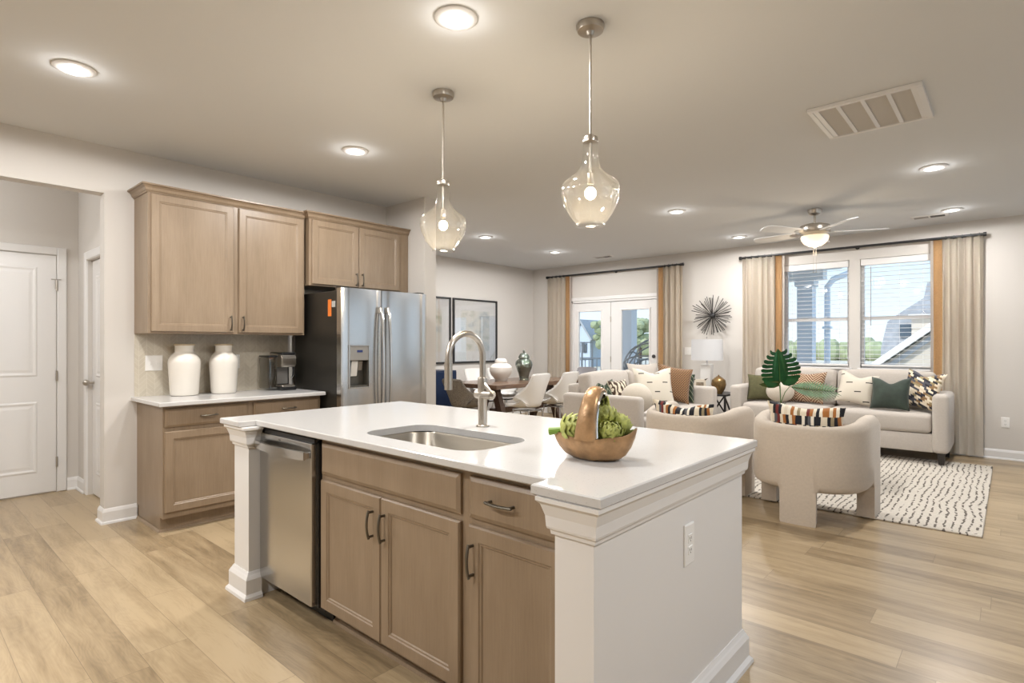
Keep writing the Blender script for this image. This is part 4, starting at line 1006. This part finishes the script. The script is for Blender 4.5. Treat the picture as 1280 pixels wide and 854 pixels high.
b = new(); cyl(b, (-.215, 0, .75), (.215, 0, .75), .003, 6); cyl(b, (0, -.215, .75), (0, .215, .75), .003, 6); cyl(b, (0, 0, .46), (0, 0, .78), .004, 6); sphere(b, (0, 0, .785), .01); obj('harp', b, M_chrome, t)
t = thing('lidded_jar', 'mottled bronze round jar with small lid on the end table', 'jar', (-3.03, 7.72, .6255))
obj('jar_body', lathe(new(), [(.045, 0), (.05, .01), (.085, .07), (.10, .13), (.088, .19), (.05, .225), (.03, .23)], n=28), mat('antique bronze', (.24, .15, .06), .3, .7, var=.5, vs=18), t, smooth=True)
obj('jar_lid', lathe(new(), [(.035, .228), (.033, .238), (.01, .246), (.012, .256), (.004, .262)], n=20), mat('antique bronze', (1, 1, 1)), t, smooth=True)
t = thing('photo_frame', 'small cream picture frame with eared top on the end table', 'picture frame', (-3.28, 7.68, .6255), R(20))
b = new(); fr = [(-.075, 0), (.075, 0), (.085, .09), (.075, .165), (.11, .21), (.045, .19), (0, .195), (-.045, .19), (-.11, .21), (-.075, .165), (-.085, .09)]
prism(b, fr, -.008, .012, 'y'); obj('frame', b, mat('cream resin', (.70, .63, .52), .4, bump=.3, bscale=40), t)
obj('photo', box(-.05, .05, -.010, -.0082, .03, .15), mat('photo print', (.25, .20, .14), .4, var=.5, vs=25), t)
obj('ear_tips', prism(prism(new(), [(.07, .175), (.11, .21), (.06, .195)], -.0095, .0125, 'y'), [(-.07, .175), (-.11, .21), (-.06, .195)], -.0095, .0125, 'y'), mat('dark horn', (.05, .03, .02), .3), t)

# ------------------------------------------------------------ dining corner
TX0, TX1, TY0, TY1 = -6.12, -5.13, 5.46, 7.55
t = thing('dining_table', 'dark wooden dining table with trestle base in the dining corner', 'dining table', ((TX0+TX1)/2, (TY0+TY1)/2, 0))
lx, ly = (TX1-TX0)/2, (TY1-TY0)/2
obj('table_top', rbox(-lx, lx, -ly, ly, .70, .76, .008, 2), mat('dining walnut', (.13, .078, .05), .25, var=.3, vs=5, stretch=(8, 1, 8)), t)
for s in (-1, 1):
    b = new(); prism(b, [(-.36, 0), (-.26, 0), (-.05, .60), (.05, .60), (.26, 0), (.36, 0), (.36, .03), (.12, .70), (-.12, .70), (-.36, .03)], s*(ly-.42)-.045, s*(ly-.42)+.045, 'y'); obj('trestle', b, M_dkwood, t)
obj('stretcher', box(-.04, .04, -(ly-.42), ly-.42, .30, .38), M_dkwood, t)
M_wshell = mat('white leatherette', (.74, .725, .70), .55)
def shell_chair(label, loc, rz, m, legm, legs='wire', group=None, BH=.455):
    """bucket chair facing -y"""
    t = thing('dining_chair', label, 'dining chair', loc, rz, group)
    b = new(); nu, nv = 12, 16; rows = []
    for j in range(nv+1):
        s = j/nv; row = []
        for i in range(nu+1):
            u = i/nu*2-1
            if s < .42:
                q = s/.42; y = -.25+.42*q; z = .465-.025*math.sin(math.pi*q); wd = .215+.025*q; lift = (.02+.13*q*q)*abs(u)**3; curl = .05*q*abs(u)**3
            else:
                q = min(1, (s-.42)/.58); y = .17+.075*math.sin(q*1.57)+.035*q; z = .465+BH*q; wd = .24-.045*q; lift = .15*(1-q)**2*abs(u)**3-.012*q*u*u; curl = (.20*(1-q)**1.3+.035)*abs(u)**2.5
            row.append(b.verts.new((u*wd, y-curl, z+lift)))
        rows.append(row)
    for a, c in zip(rows, rows[1:]):
        for i in range(nu): b.faces.new((a[i], a[i+1], c[i+1], c[i]))
    bmesh.ops.recalc_face_normals(b, faces=b.faces); bmesh.ops.solidify(b, geom=list(b.faces), thickness=.035)
    bmesh.ops.bevel(b, geom=[e for e in b.edges if e.calc_face_angle(0) > R(50)], offset=.012, segments=2, affect='EDGES')
    obj('seat_shell', b, m, t, smooth=True, auto=60)
    for sx in (-1, 1):
        for y0, y1 in ((-.15, -.22), (.12, .20)):
            if legs == 'wire': obj('leg', tube(new(), [(sx*.13, y0, .43), (sx*.20, y1, .001)], .009, 8), legm, t, smooth=True)
            else: obj('leg', tube(new(), [(sx*.15, y0, .43), (sx*.19, y1, .001)], [.026, .018], 4), legm, t)
    obj('seat_support', box(-.14, .14, -.17, .14, .405, .425, .004), legm, t)
    return t
M_tweed = mat('brown tweed', (.20, .175, .145), .95, var=.55, vs=110, bump=.3)
M_oak = mat('honey oak leg', (.22, .12, .045), .4)
q = R(-90)   # facing -x
wc = shell_chair('white bucket dining chair nearer the island on the sofa side of the table', (-4.93, 5.88, 0), q, M_wshell, M_chrome, group='white dining chairs')
dup_at(wc, (-4.93, 6.56, 0), q, 'second white bucket dining chair on the sofa side, nearer the curtain')
dup_at(wc, (-6.27, 6.36, 0), R(90), 'white dining chair on the wall side of the table, nearer the tweed chair')
dup_at(wc, (-6.27, 6.88, 0), R(90), 'white dining chair on the wall side of the table, behind the white jar')
shell_chair('brown tweed dining chair at the near end of the table', (-5.58, 5.30, 0), R(180), M_tweed, M_oak, 'wood', BH=.385)
shell_chair('grey velvet dining chair at the far end of the table', (-5.42, 7.80, 0), 0, mat('grey velvet', (.20, .19, .20), .6, sheen=.5), M_chrome)
t = thing('ginger_jar', 'rounded white ceramic jar with flat lid on the dining table', 'jar', (-5.78, 6.25, .7605))
obj('jar_body', lathe(new(), [(.085, 0), (.09, .012), (.10, .03), (.15, .09), (.172, .15), (.165, .205), (.12, .25), (.09, .262), (.088, .268)], n=40), mat('matte white jar', (.70, .66, .61), .6), t, smooth=True)
obj('jar_lid', lathe(new(), [(.092, .266), (.095, .275), (.09, .30), (.078, .322), (.05, .335), (.01, .337)], n=36), mat('matte white jar', (1, 1, 1)), t, smooth=True)
M_gjar = mat('silver green glaze', (.20, .215, .185), .1, .85, var=.25, vs=8)
t = thing('ginger_jar', 'tall mirrored grey-green jar with pointed lid on the dining table', 'jar', (-5.62, 6.60, .7605)); t.scale = (.86, .86, .82)
obj('jar_body', lathe(new(), [(.09, 0), (.088, .015), (.085, .04), (.10, .12), (.14, .22), (.158, .28), (.15, .34), (.115, .385), (.085, .40), (.083, .408)], n=40), M_gjar, t, smooth=True)
obj('jar_lid', lathe(new(), [(.10, .406), (.102, .42), (.095, .45), (.07, .49), (.035, .508), (.018, .514), (.02, .53), (.024, .545), (.012, .562), (.002, .566)], n=36), M_gjar, t, smooth=True)
t = thing('sideboard', 'navy blue sideboard against the dining wall below the pictures', 'sideboard', (-6.76, 5.1, 0))
M_navy = mat('navy lacquer', (.004, .014, .045), .35)
obj('cabinet_body', rbox(-.23, .21, -.8, .95, .10, .90, .006, 1), M_navy, t)
for i in range(3): obj('door', panel(new(), lambda u, v, w: (.21+w, u, v), -.78+i*.575, -.215+i*.575, .12, .88, [(0, 0), (0, .014), (.004, .018), (.005, .018)]), M_navy, t)
for sx in (-.19, .17):
    for sy in (-.72, .87): obj('leg', box(sx-.02, sx+.02, sy-.02, sy+.02, .0, .10), mat('brass leg', (.45, .30, .1), .3, 1), t)
def art_mat(seed):
    g = G('abstract print'); v, x, y, z = g.coord(); n = g.noise(g.comb(g.math('ADD', y, seed), g.math('MULTIPLY', z, 1.6), seed), 3.2, 5)
    c = g.ramp(n, [(.32, (.36, .42, .46)), (.46, (.62, .64, .60)), (.56, (.70, .68, .62)), (.68, (.45, .47, .38))]); return g.bsdf(c, .5)
for y0, y1, sd, lb in ((5.37, 6.315, 2.0, 'black-framed print on the dining wall, partly hidden by the kitchen wall end'), (6.37, 7.44, 7.0, 'black-framed print on the dining wall, the one nearer the corner')):
    t = thing('framed_print', lb, 'picture', (DX+.02, (y0+y1)/2, .99), 0, 'framed prints on the dining wall'); z0, z1 = .99, 2.09; b = new(); e = .028
    for a in ((y0, y0+e, z0, z1), (y1-e, y1, z0, z1), (y0+e, y1-e, z0, z0+e), (y0+e, y1-e, z1-e, z1)): bx(b, DX+.001, DX+.035, a[0], a[1], a[2], a[3], .002)
    obj('frame', b, M_black, t, True)
    obj('mat_board', box(DX+.004, DX+.012, y0+e, y1-e, z0+e, z1-e), mat('white mat board', (.72, .72, .71), .7), t, True)
    obj('print', box(DX+.012, DX+.0135, y0+.19, y1-.19, z0+.2, z1-.2), art_mat(sd), t, True)
    obj('glazing', box(DX+.018, DX+.021, y0+e, y1-e, z0+e, z1-e), glass('picture glass', (.98, .98, .98), .14, .3), t, True)

# ------------------------------------------------------------ outside
struct('ground_field', box(-90, 90, FY+.2, 160, -.9, -.6), mat('dry pale grass', (.60, .55, .44), .95, var=.2, vs=.4))
struct('porch_floor', box(-9.5, -2.55, FY+.15, 11.75, -.2, -.02), mat('grey deck', (.6, .59, .58), .7))
b = new(); bx(b, -9.5, -2.35, FY+.15, 11.95, 2.72, 2.95); bx(b, -9.5, -2.55, 11.35, 11.65, 2.5, 2.72); struct('porch_roof', b, mat('porch white', (.84, .84, .84), .6))
M_post = mat('porch post white', (.82, .84, .87), .6)
def post(x, label):
    t = thing('porch_post', label, 'porch post', (x, 11.5, -.02))
    obj('shaft', box(-.13, .13, -.13, .13, 0, 2.52), M_post, t); obj('capital', rbox(-.17, .17, -.17, .17, 2.40, 2.518, .02, 2), M_post, t); obj('plinth', rbox(-.17, .17, -.17, .17, .0, .18, .01, 1), M_post, t)
post(-2.86, 'white porch post seen through the left-hand window blind'); post(-6.60, 'white porch post seen through the right french door')
t = thing('gutter_downspout', 'pale downspout with bent elbow beside the porch post outside', 'downspout', (-2.55, 11.75, -.55))
obj('pipe', tube(new(), [(-2.56, 11.72, -.5), (-2.56, 11.72, 2.38), (-2.48, 11.8, 2.52), (-2.10, 12.1, 2.72), (-2.02, 12.15, 2.85), (-2.02, 12.15, 3.1)], .055, 8), M_post, t, True, smooth=True)
obj('strap', box(-2.63, -2.49, 11.64, 11.80, 1.6, 1.64), M_post, t, True)
M_rail = mat('grey railing', (.42, .43, .44), .5)
for x0, x1, lb in ((-6.40, -3.06, 'slim-baluster porch railing behind the egg chair outside'), (-9.4, -6.80, 'slim-baluster porch railing behind the open patio frame outside')):
    t = thing('porch_railing', lb, 'railing', ((x0+x1)/2, 11.5, -.02))
    b = new(); bx(b, x0, x1, 11.47, 11.53, .95, .99); bx(b, x0, x1, 11.48, 11.52, .08, .11)
    for xx in (x0+.03, x1-.03): bx(b, xx-.02, xx+.02, 11.48, 11.52, -.02, .95)
    obj('rails', b, M_rail, t, True); n = int((x1-x0)/.11)
    for i in range(1, n): xx = x0+(x1-x0)*i/n; obj('baluster', box(xx-.009, xx+.009, 11.491, 11.509, .11, .95), M_rail, t, True)
t = thing('egg_chair', 'curved-rib wicker egg chair on the porch outside the right french door', 'patio chair', (-5.15, 10.1, -.02))
M_wick = mat('grey wicker', (.40, .39, .38), .7, bump=.4, bscale=90)
c = Vector((0, 0, .78)); rx, ry, rz_ = .72, .62, .66
for k in range(7):
    a = math.pi*k/6
    pts = [(rx*math.cos(th)*1.0, ry*math.sin(th)*math.sin(a)*1.0 if False else ry*math.cos(a)*math.sin(th)*.999, .78+rz_*math.sin(th)*abs(math.sin(a)) if a not in (0,) else .78) for th in [math.pi*i/18 for i in range(19)]]
    obj('rib', tube(new(), pts, .016, 6), M_wick, t, smooth=True)
for k in range(4):
    th = R(35+k*36); pts = [(rx*math.cos(th), ry*math.cos(a)*math.sin(th), .78+rz_*math.sin(th)*math.sin(a)) for a in [math.pi*i/18 for i in range(19)]]
    obj('rib', tube(new(), pts, .014, 6), M_wick, t, smooth=True)
obj('seat_basket', lathe(new(), [(.35, .25), (.52, .36), (.62, .55), (.66, .78), (.63, .78), (.58, .55), (.48, .39), (.3, .30)], n=30), M_wick, t, smooth=True)
obj('seat_cushion', rbox(-.45, .45, -.42, .42, .42, .56, .05, 3), mat('pale outdoor fabric', (.55, .60, .66), .9), t, smooth=True)
for sx in (-.3, .3):
    for sy in (-.3, .3): obj('leg', cyl(new(), (sx, sy, .001), (sx*.9, sy*.9, .34), .018, 8), M_wick, t)
t = thing('patio_shelf', 'open metal patio frame on the porch outside the left french door', 'patio shelf', (-7.35, 10.45, -.02))
for sx in (-.30, .30):
    for sy in (-.2, .2): obj('upright', box(sx-.013, sx+.013, sy-.013, sy+.013, 0, 1.38), M_rail, t)
for z in (.25, .62, .98, 1.36):
    b = new(); bx(b, -.31, .31, -.21, -.19, z, z+.022); bx(b, -.31, .31, .19, .21, z, z+.022); bx(b, -.31, -.29, -.19, .19, z, z+.022); bx(b, .29, .31, -.19, .19, z, z+.022); obj('shelf_rail', b, M_rail, t)
t = thing('lantern', 'small dark lantern hanging at the corner of the patio frame', 'lantern', (-7.0, 10.25, 1.12))
obj('housing', lathe(new(), [(.06, 0), (.065, .02), (.05, .03), (.05, .15), (.07, .16), (.02, .2), (.01, .23)], n=8), M_rail, t)
# neighbour houses
M_shin = mat('grey shingles', (.40, .41, .43), .9, var=.15, vs=8); M_sid = mat('beige siding', (.62, .55, .46), .8); M_ext = mat('exterior trim white', (.85, .84, .82), .6)
t = thing('neighbour_house', 'neighbour house with grey hipped roof outside the right window', 'house', (.5, 25, -.6))
def siding(x0, x1, y0, y1, z0, z1):
    b = new(); bx(b, x0, x1, y0, y1, z0, z1); z = z0
    while z < z1: bx(b, x0-.02, x1+.02, y0-.02, y0, z, z+.17); z += .2
    return b
gam = [(-3.3, -.6), (-3.25, 1.19), (-3.07, 2.06), (-2.70, 2.36), (-2.09, 2.80), (-2.0, 3.30), (-1.0, 3.5), (1.2, 3.5), (2.2, 2.8), (3.0, 2.3), (3.4, 1.2), (3.4, -.6)]
obj('roof', prism(new(), gam, 22.2, 30, 'y'), M_shin, t, True)
obj('wall', siding(-2.36, 3.0, 21.9, 22.25, -.6, 2.12), M_sid, t, True)
obj('fascia', box(-2.45, 3.2, 21.75, 21.95, 2.12, 2.27), M_ext, t, True)
obj('window', box(-2.72, -2.42, 22.12, 22.21, 1.55, 1.95), mat('window dark', (.1, .13, .16), .2), t, True)
obj('gable_wall', prism(new(), [(-3.3, -.6), (-3.3, .45), (-.6, 2.65), (2.2, .45), (2.2, -.6)], 21.1, 21.9, 'y'), M_sid, t, True)
obj('rake_board', prism(new(), [(-3.5, .33), (-.6, 2.70), (-.6, 2.95), (-3.5, .55)], 20.75, 21.95, 'y'), M_ext, t, True)
obj('rake_shadow_board', prism(new(), [(-3.4, .12), (-.6, 2.4), (-.6, 2.56), (-3.4, .28)], 21.0, 21.1, 'y'), M_shin, t, True)  # grey strip put in as the shadow line under the rake board
t = thing('distant_house', 'pale blue gabled house far beyond the left french door', 'house', (-27.6, 42, -.6))
obj('wall', prism(new(), [(-29.0, -.6), (-26.7, -.6), (-26.7, 1.75), (-27.6, 3.0), (-29.0, 1.6)], 40, 46, 'y'), mat('blue grey siding', (.55, .62, .70), .8), t, True)
obj('roof', prism(new(), [(-29.4, 1.5), (-27.6, 3.15), (-26.5, 1.6), (-26.4, 1.72), (-27.6, 3.45), (-29.5, 1.6)], 39.8, 46.2, 'y'), M_shin, t, True)
for x in (-27.9, -27.2): obj('window', box(x-.2, x+.2, 39.93, 40.0, .6, 1.4), mat('window dark', (.1, .1, .1)), t, True)
M_fol = mat('distant foliage', (.38, .42, .25), .95, var=.25, vs=1.2)
def tree(x, y, h, label):
    t = thing('tree', label, 'tree', (x, y, -.6)); r = random.Random(label)
    obj('trunk', tube(new(), [(0, 0, 0), (.05, 0, h*.3), (0, 0, h*.6)], [.18, .14, .08], 8), M_dkwood, t)
    b = new()
    for i in range(26):
        a = r.uniform(0, 6.28); q = r.uniform(0, h*.28); zz = r.uniform(.45, .95)*h; sphere(b, (q*math.cos(a), q*math.sin(a), zz), h*r.uniform(.07, .13), (1, 1, .8), 9, 6)
    for v in b.verts: v.co += Vector((r.uniform(-1, 1), r.uniform(-1, 1), r.uniform(-1, 1)))*h*.012
    obj('crown', b, M_fol, t)
tree(-25.3, 40, 4.0, 'pale green tree beyond the left french door'); tree(-22.0, 40, 4.0, 'pale green tree beyond the right french door')
b = new(); r = random.Random(5)
for i in range(240):
    x = -70+i*.5+r.uniform(-.3, .3); y = 78+r.uniform(-3, 3); hh = r.uniform(1.3, 2.7); sphere(b, (x, y, -.6+hh*.5), hh*.55, (1, .8, 1.1), 8, 6)
o = obj('treeline', b, M_fol); o['kind'] = 'stuff'; tag(o, 'low green band of distant trees beyond the field', 'trees')
